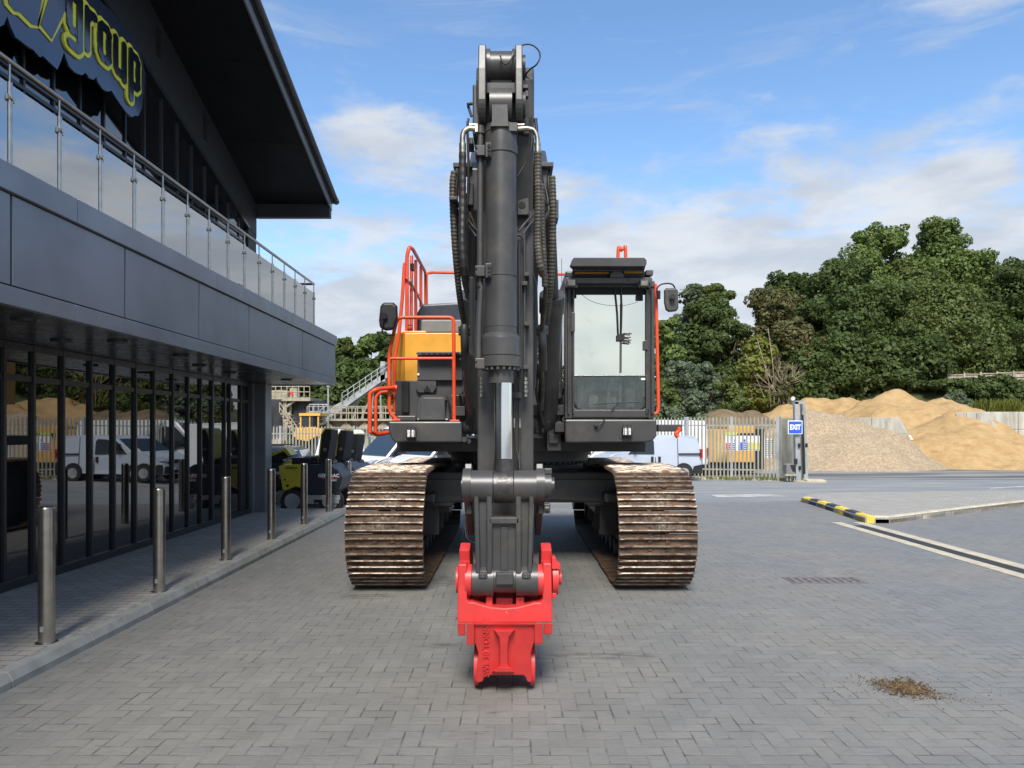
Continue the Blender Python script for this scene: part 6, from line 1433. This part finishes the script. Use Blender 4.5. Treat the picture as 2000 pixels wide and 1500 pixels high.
def leaves(lobes, n, size, rng, flat=.5):
    lob = np.array(lobes, dtype=float); w = (lob[:, 3]*lob[:, 4]); w /= w.sum(); idx = rng.choice(len(lob), n, p=w)
    d = rng.normal(size=(n, 3)); d /= np.linalg.norm(d, axis=1)[:, None]; L_ = lob[idx]
    rad = rng.uniform(.62, 1.06, n)**.6
    c = L_[:, :3]+d*np.stack([L_[:, 3], L_[:, 3], L_[:, 4]], 1)*rad[:, None]
    nn = d*.9+rng.normal(size=(n, 3))*.55+np.array([0, 0, .35]); nn /= np.linalg.norm(nn, axis=1)[:, None]
    a = np.cross(nn, rng.normal(size=(n, 3))); a /= np.linalg.norm(a, axis=1)[:, None]; b_ = np.cross(nn, a)
    s_ = size*rng.uniform(.35, 1.4, n)[:, None]; s2 = s_*rng.uniform(.45, .8, n)[:, None]
    q = np.stack([c-a*s_, c-b_*s2+a*s_*.1, c+a*s_, c+b_*s2-a*s_*.1], 1)
    return q.reshape(-1, 3)
def mesh_quads(name, co, m):
    n = len(co)//4; me = bpy.data.meshes.new(name); me.vertices.add(len(co)); me.vertices.foreach_set('co', co.astype(np.float32).ravel())
    me.loops.add(n*4); me.loops.foreach_set('vertex_index', np.arange(n*4, dtype=np.int32)); me.polygons.add(n)
    me.polygons.foreach_set('loop_start', np.arange(0, n*4, 4, dtype=np.int32)); me.polygons.foreach_set('loop_total', np.full(n, 4, dtype=np.int32))
    me.materials.append(M[m]); me.update(calc_edges=True); return me
def tree(label, px, top, Y, wpx, m, base=None, n=9000, size=.20, group='trees along the back of the yard', name='tree', nl=26, seed=None, low=.12, trunk=True, cat='tree', airy=0, bark='bark'):
    rng = np.random.default_rng(seed or int(px*7+top)); x = (px-CX)/F*Y; g = hz_(x, Y) if Y > 47 else gz(x, Y)
    if base is not None: g = base
    zt = CH-(top-HY)/F*Y; H = zt-g; Wd = wpx/F*Y/2; root = thing(name, label, cat, (x, Y, g), group, local=True)
    lobes = []; cz = H*(low+1)/2; ch = H*(1-low)/2
    big = []
    for k in range(max(11, int(nl*.8))):             # overlapping main masses round the axis
        u = -1+2*(k+.5)/max(11, int(nl*.8)); env = math.sqrt(max(.30, 1-max(0, u*.92)**2))*(1 if u > -.5 else .95)
        a = rng.uniform(0, 6.283); rl = Wd*rng.uniform(.28, .50)*env; off = max(0, Wd*env-rl)*rng.uniform(.35, 1.08)
        rz = min(ch*.9, rl*rng.uniform(.7, 1.0)); big.append((math.cos(a)*off, math.sin(a)*off*.7, min(H-rz, cz+u*ch), rl, rz))
    rz = Wd*.3; big.append((rng.uniform(-.2, .2)*Wd, 0, H-rz*1.1, Wd*.26, rz))
    for k in range(nl*4):                      # leafy clusters bulging out of them
        B_ = big[rng.integers(len(big))]; d = rng.normal(size=3); d /= np.linalg.norm(d); s_ = Wd*rng.uniform(.09, .19)
        rr_ = .92 if rng.random() < .7 else 1.18; s_ *= 1 if rr_ < 1 else .6
        lobes.append((B_[0]+d[0]*B_[3]*rr_, B_[1]+d[1]*B_[3]*rr_, min(H-s_*.3, B_[2]+d[2]*B_[4]*rr_), s_*1.15, s_*.8))
    size *= .78; n1 = int(n*(1-airy)*2.3)
    co_ = np.concatenate([leaves(lobes, n1, size*.82, rng)]+([leaves(big, int(n1*.55), size*1.05, rng)] if airy < .3 else [leaves(big, int(n1*.15), size*.8, rng)]))
    me = mesh_quads('crown', co_, m); o = bpy.data.objects.new('crown', me); C.objects.link(o); o.parent = root
    if trunk:
        b = MB(); tr = max(.12, H*.018); b.cyl((0, 0, -.3), (0, 0, H*.35), tr*1.2, tr*.8, 10); b.cyl((0, 0, H*.35), (rng.uniform(-.3, .3), 0, H*.8), tr*.8, tr*.25, 8)
        for k in range(7):
            l = lobes[rng.integers(len(lobes))]; z0 = H*rng.uniform(.2, .55); b.cyl((0, 0, z0), (l[0], l[1], l[2]), tr*.45, tr*.12, 7)
        b.build('trunk', bark, root)
    return root
def T(label, px, top, Y, wpx, *a, **k): return tree(label, px, top, Y, wpx*(1.22 if Y > 50 else 1.1), *a, **k)
T('pale feathery birch standing at the left end of the right hand tree line', 1345, 560, 58, 80, 'leaf_silver', airy=.5, nl=22, low=.2, size=.24)
T('second pale birch top just right of the cab mirror', 1385, 556, 60, 110, 'leaf_mid', airy=.4, nl=22, size=.24)
T('yellow green bushy tree directly right of the cab rail', 1300, 624, 50, 90, 'leaf_light', n=8000, low=.05)
T('dark round tree behind the silvery willow bush', 1402, 585, 56, 150, 'leaf_dark', n=11000)
T('dark tree with a flat top left of the olive tree', 1540, 537, 63, 150, 'leaf_dark', n=12000)
T('brownish olive tree leaning over the dead branches', 1500, 566, 57, 150, 'leaf_olive', n=9000, airy=.15)
T('dark tree just left of the two tallest crowns', 1640, 520, 60, 190, 'leaf_dark', n=13000)
T('tallest tree on the left of the two, bright green crown', 1715, 440, 66, 150, 'leaf_light', n=15000, nl=34)
T('tallest tree on the right of the two, bright green crown', 1857, 436, 68, 165, 'leaf_light', n=15000, nl=34)
T('bright green shoulder crown left of and below the tallest left crown', 1690, 492, 65, 150, 'leaf_light', n=9000)
T('bright green shoulder crown right of and below the tallest right crown', 1895, 490, 67, 160, 'leaf_light', n=9000)
T('mid green crown filling the dip between the two tallest crowns', 1785, 512, 65, 150, 'leaf_mid', n=9000)
T('dark tree at the right edge beyond the tallest crowns', 1985, 508, 66, 190, 'leaf_dark', n=12000)
T('tree just outside the right edge of the view', 2100, 520, 60, 220, 'leaf_dark', n=8000)
T('tree well beyond the right edge of the view, above the back wall', 2240, 560, 62, 240, 'leaf_mid', n=6000)
T('farthest tree beyond the right edge of the view', 2400, 580, 62, 260, 'leaf_dark', n=6000)
T('broad mid green tree in front of the tallest left crown', 1690, 560, 56, 210, 'leaf_dark', n=13000, low=.05)
T('broad mid green tree in front of the tallest right crown', 1812, 555, 57, 230, 'leaf_mid', n=13000, low=.05)
T('dark green tree above the left end of the wooden fence', 1905, 600, 60, 170, 'leaf_dark', n=11000, low=.03)
T('low dark tree above the highest sand crest', 1760, 660, 53, 190, 'leaf_dark', n=11000, low=.0)
T('low dark tree behind the left sand crests', 1625, 660, 53, 170, 'leaf_dark', n=11000, low=.0)
T('olive brown bushy tree standing behind the bare pale branches', 1560, 625, 53, 120, 'leaf_olive', n=8000, low=.05)
T('small leafy olive shrub in front of the bare pale branches', 1535, 735, 48.5, 70, 'leaf_olive', n=2200, nl=12, low=.02, size=.16, airy=.3)
T('yellowish young tree with long bare stems', 1478, 655, 52, 110, 'leaf_yellow', n=3200, nl=16, low=.2, size=.22)
for i, (px_, tp, w_) in enumerate(((1322, 706, 110), (1372, 712, 100), (1300, 740, 80), (1415, 735, 90))):
    T(['silvery willow bush right beside the orange cab rail', 'silvery willow bush with the highest rounded top', 'low grey green bush at the foot of the cab rail', 'grey green bush on the right beside the earth mound'][i], px_, tp, 46, w_, 'leaf_silver' if i < 2 else 'leaf_mid', n=6500, nl=18, low=0, size=.17, group='bushes behind the palisade fence', name='willow_bush', cat='bush')
T('leafy hedge bush on the bank below the wooden fence', 1925, 737, 49, 150, 'leaf_dark', n=9000, low=0, size=.18, group='bushes on the bank', name='bush', cat='bush', base=1.2)
T('leafy hedge bush at the right edge of the view on the bank', 2010, 742, 49, 140, 'leaf_dark', n=8000, low=0, size=.18, group='bushes on the bank', name='bush', cat='bush', base=1.2)
T('pale silvery bush right of the sand heap', 1870, 768, 47.5, 62, 'leaf_silver', n=4000, low=0, size=.15, group='bushes on the bank', name='bush', cat='bush', base=1.0)
T('dark undergrowth bush left of the sand heap', 1560, 735, 52, 130, 'leaf_dark', n=7000, low=0, size=.2, group='bushes on the bank', name='bush', cat='bush')
T('dark undergrowth bush below the fence post of the bank', 1840, 745, 52, 110, 'leaf_dark', n=7000, low=0, size=.2, group='bushes on the bank', name='bush', cat='bush')
# far left trees behind the conveyor
for i, (px_, tp, w_, m_, Y_) in enumerate(((672, 662, 70, 'leaf_mid', 62), (712, 656, 90, 'leaf_light', 70), (752, 650, 90, 'leaf_dark', 60), (620, 700, 130, 'leaf_dark', 62), (800, 660, 120, 'leaf_dark', 66), (700, 705, 120, 'leaf_dark', 56), (765, 720, 90, 'leaf_mid', 56), (540, 690, 140, 'leaf_dark', 66), (880, 665, 120, 'leaf_dark', 66), (1010, 668, 150, 'leaf_dark', 66), (1120, 660, 150, 'leaf_dark', 66), (1220, 650, 120, 'leaf_dark', 62))):
    T(['mid green tree rising beside the canopy corner', 'pale green treetop behind the conveyor walkway', 'dark tree directly behind the mirror of the excavator', 'dark tree behind the lamp pole and dark silos', 'dark tree behind the orange platform rails',
       'dark tree right under the conveyor walkway', 'mid green tree just left of the orange step rails', 'dark tree glimpsed below the office canopy', 'dark tree hidden behind the yellow engine housing', 'dark tree hidden behind the excavator stick', 'dark tree behind the left side of the cab', 'dark tree seen behind the cab roof'][i],
      px_, tp, Y_, w_, m_, n=7500 if i < 8 else 4000, low=.02, size=.27, nl=22, group='trees behind the quarry plant')
# dead branching tree
dt = thing('dead_tree', 'leafless tree with pale fanned branches in front of the dark trees', 'tree', tuple(W(1530, 800, 50)))
b = MB(); rr = random.Random(11)
def branch(p, d, L_, r_, lv):
    q = p+d*L_; mid = p.lerp(q, .5)+Vector((rr.uniform(-1, 1), rr.uniform(-1, 1), rr.uniform(-.6, .2)))*L_*.08
    b.tube([p, mid, q], r_, 5, sub=3)
    if lv > 0:
        for k in range(rr.choice((2, 3, 3))):
            nd = (d+Vector((rr.uniform(-.75, .75), rr.uniform(-.5, .5), rr.uniform(-.45, .45)))).normalized(); branch(p.lerp(q, rr.uniform(.45, 1)), nd, L_*rr.uniform(.6, .85), r_*.62, lv-1)
for (px_, dx) in ((1525, -.5), (1532, -.15), (1540, .1), (1548, -.75), (1520, .35), (1545, -.95)):
    branch(W(px_, 790, 50+rr.uniform(-.5, .5)), Vector((dx, rr.uniform(-.25, .1), 1)).normalized(), 1.5, .032, 3)
b.build('branches', 'deadbark', dt)
b = MB()
for pts in (((1500, 795), (1480, 745), (1455, 690)), ((1505, 795), (1500, 740), (1478, 660)), ((1512, 795), (1510, 720), (1500, 640)), ((1440, 800), (1452, 785), (1470, 778))): b.tube([W(a, c, 50.5) for a, c in pts], .028, 5)
b.build('stems', 'deadbark', dt)
# wooden fence on the bank
wf = thing('wooden_fence', 'weathered wooden board fence on the bank under the trees at right', 'fence', tuple(W(1930, 745, 52)))
for k in range(6):
    x0 = 1852+k*32; y0 = 731-k*1.3
    b = MB(); b.pbox(x0-1.5, x0+1.5, y0-2, y0+70, 51.9, 52.0); b.build('post', 'wood', wf)
    b = MB()
    for q in range(10): b.pbox(x0+1.5+q*3.05, x0+1.5+q*3.05+2.8, y0+1, y0+60, 52.02, 52.06)
    b.build('boards', 'wood', wf); b = MB(); b.pbox(x0, x0+32, y0+.2, y0+2, 51.96, 52.0); b.pbox(x0, x0+32, y0+9, y0+10.4, 51.96, 52.0); b.build('rail', 'wood', wf)
# tall grass tufts and weeds
def blades(pts, n, h, m, name, label, cat, spread):
    co_ = []; rng = np.random.default_rng(3)
    for q in range(n):
        c = pts[rng.integers(len(pts))]; x, y = c[0]+rng.normal()*spread, c[1]+rng.normal()*spread*.5; hh = h*rng.uniform(.4, 1.1); lean = rng.normal(size=2)*.25*hh; w = .02+.015*rng.random()
        a = rng.uniform(0, 3.14); dx, dy = math.cos(a)*w, math.sin(a)*w
        co_ += [(x-dx, y-dy, c[2]), (x+dx, y+dy, c[2]), (x+lean[0]+dx*.3, y+lean[1]+dy*.3, c[2]+hh), (x+lean[0]-dx*.3, y+lean[1]-dy*.3, c[2]+hh*.98)]
    o = bpy.data.objects.new(name, mesh_quads(name, np.array(co_), m)); C.objects.link(o); o['kind'] = 'stuff'; tag(o, label, cat); return o
blades([(W(px_, 812, 45).x, 45, W(px_, 812, 45).z) for px_ in (1922, 1930, 1966, 1974, 1980)], 1100, 1.0, 'leaf_yellow', 'tall_grass', 'tall yellow green grass on top of the concrete wall at right', 'grass', .30)
blades([(W(px_, 925, 27.3).x, 27.3+(1540-px_)*.004, gz(10, 27.3)+.03) for px_ in range(1400, 1545, 8)], 260, .13, 'leaf_yellow', 'weeds', 'small weeds along the foot of the palisade fence', 'weeds', .25)
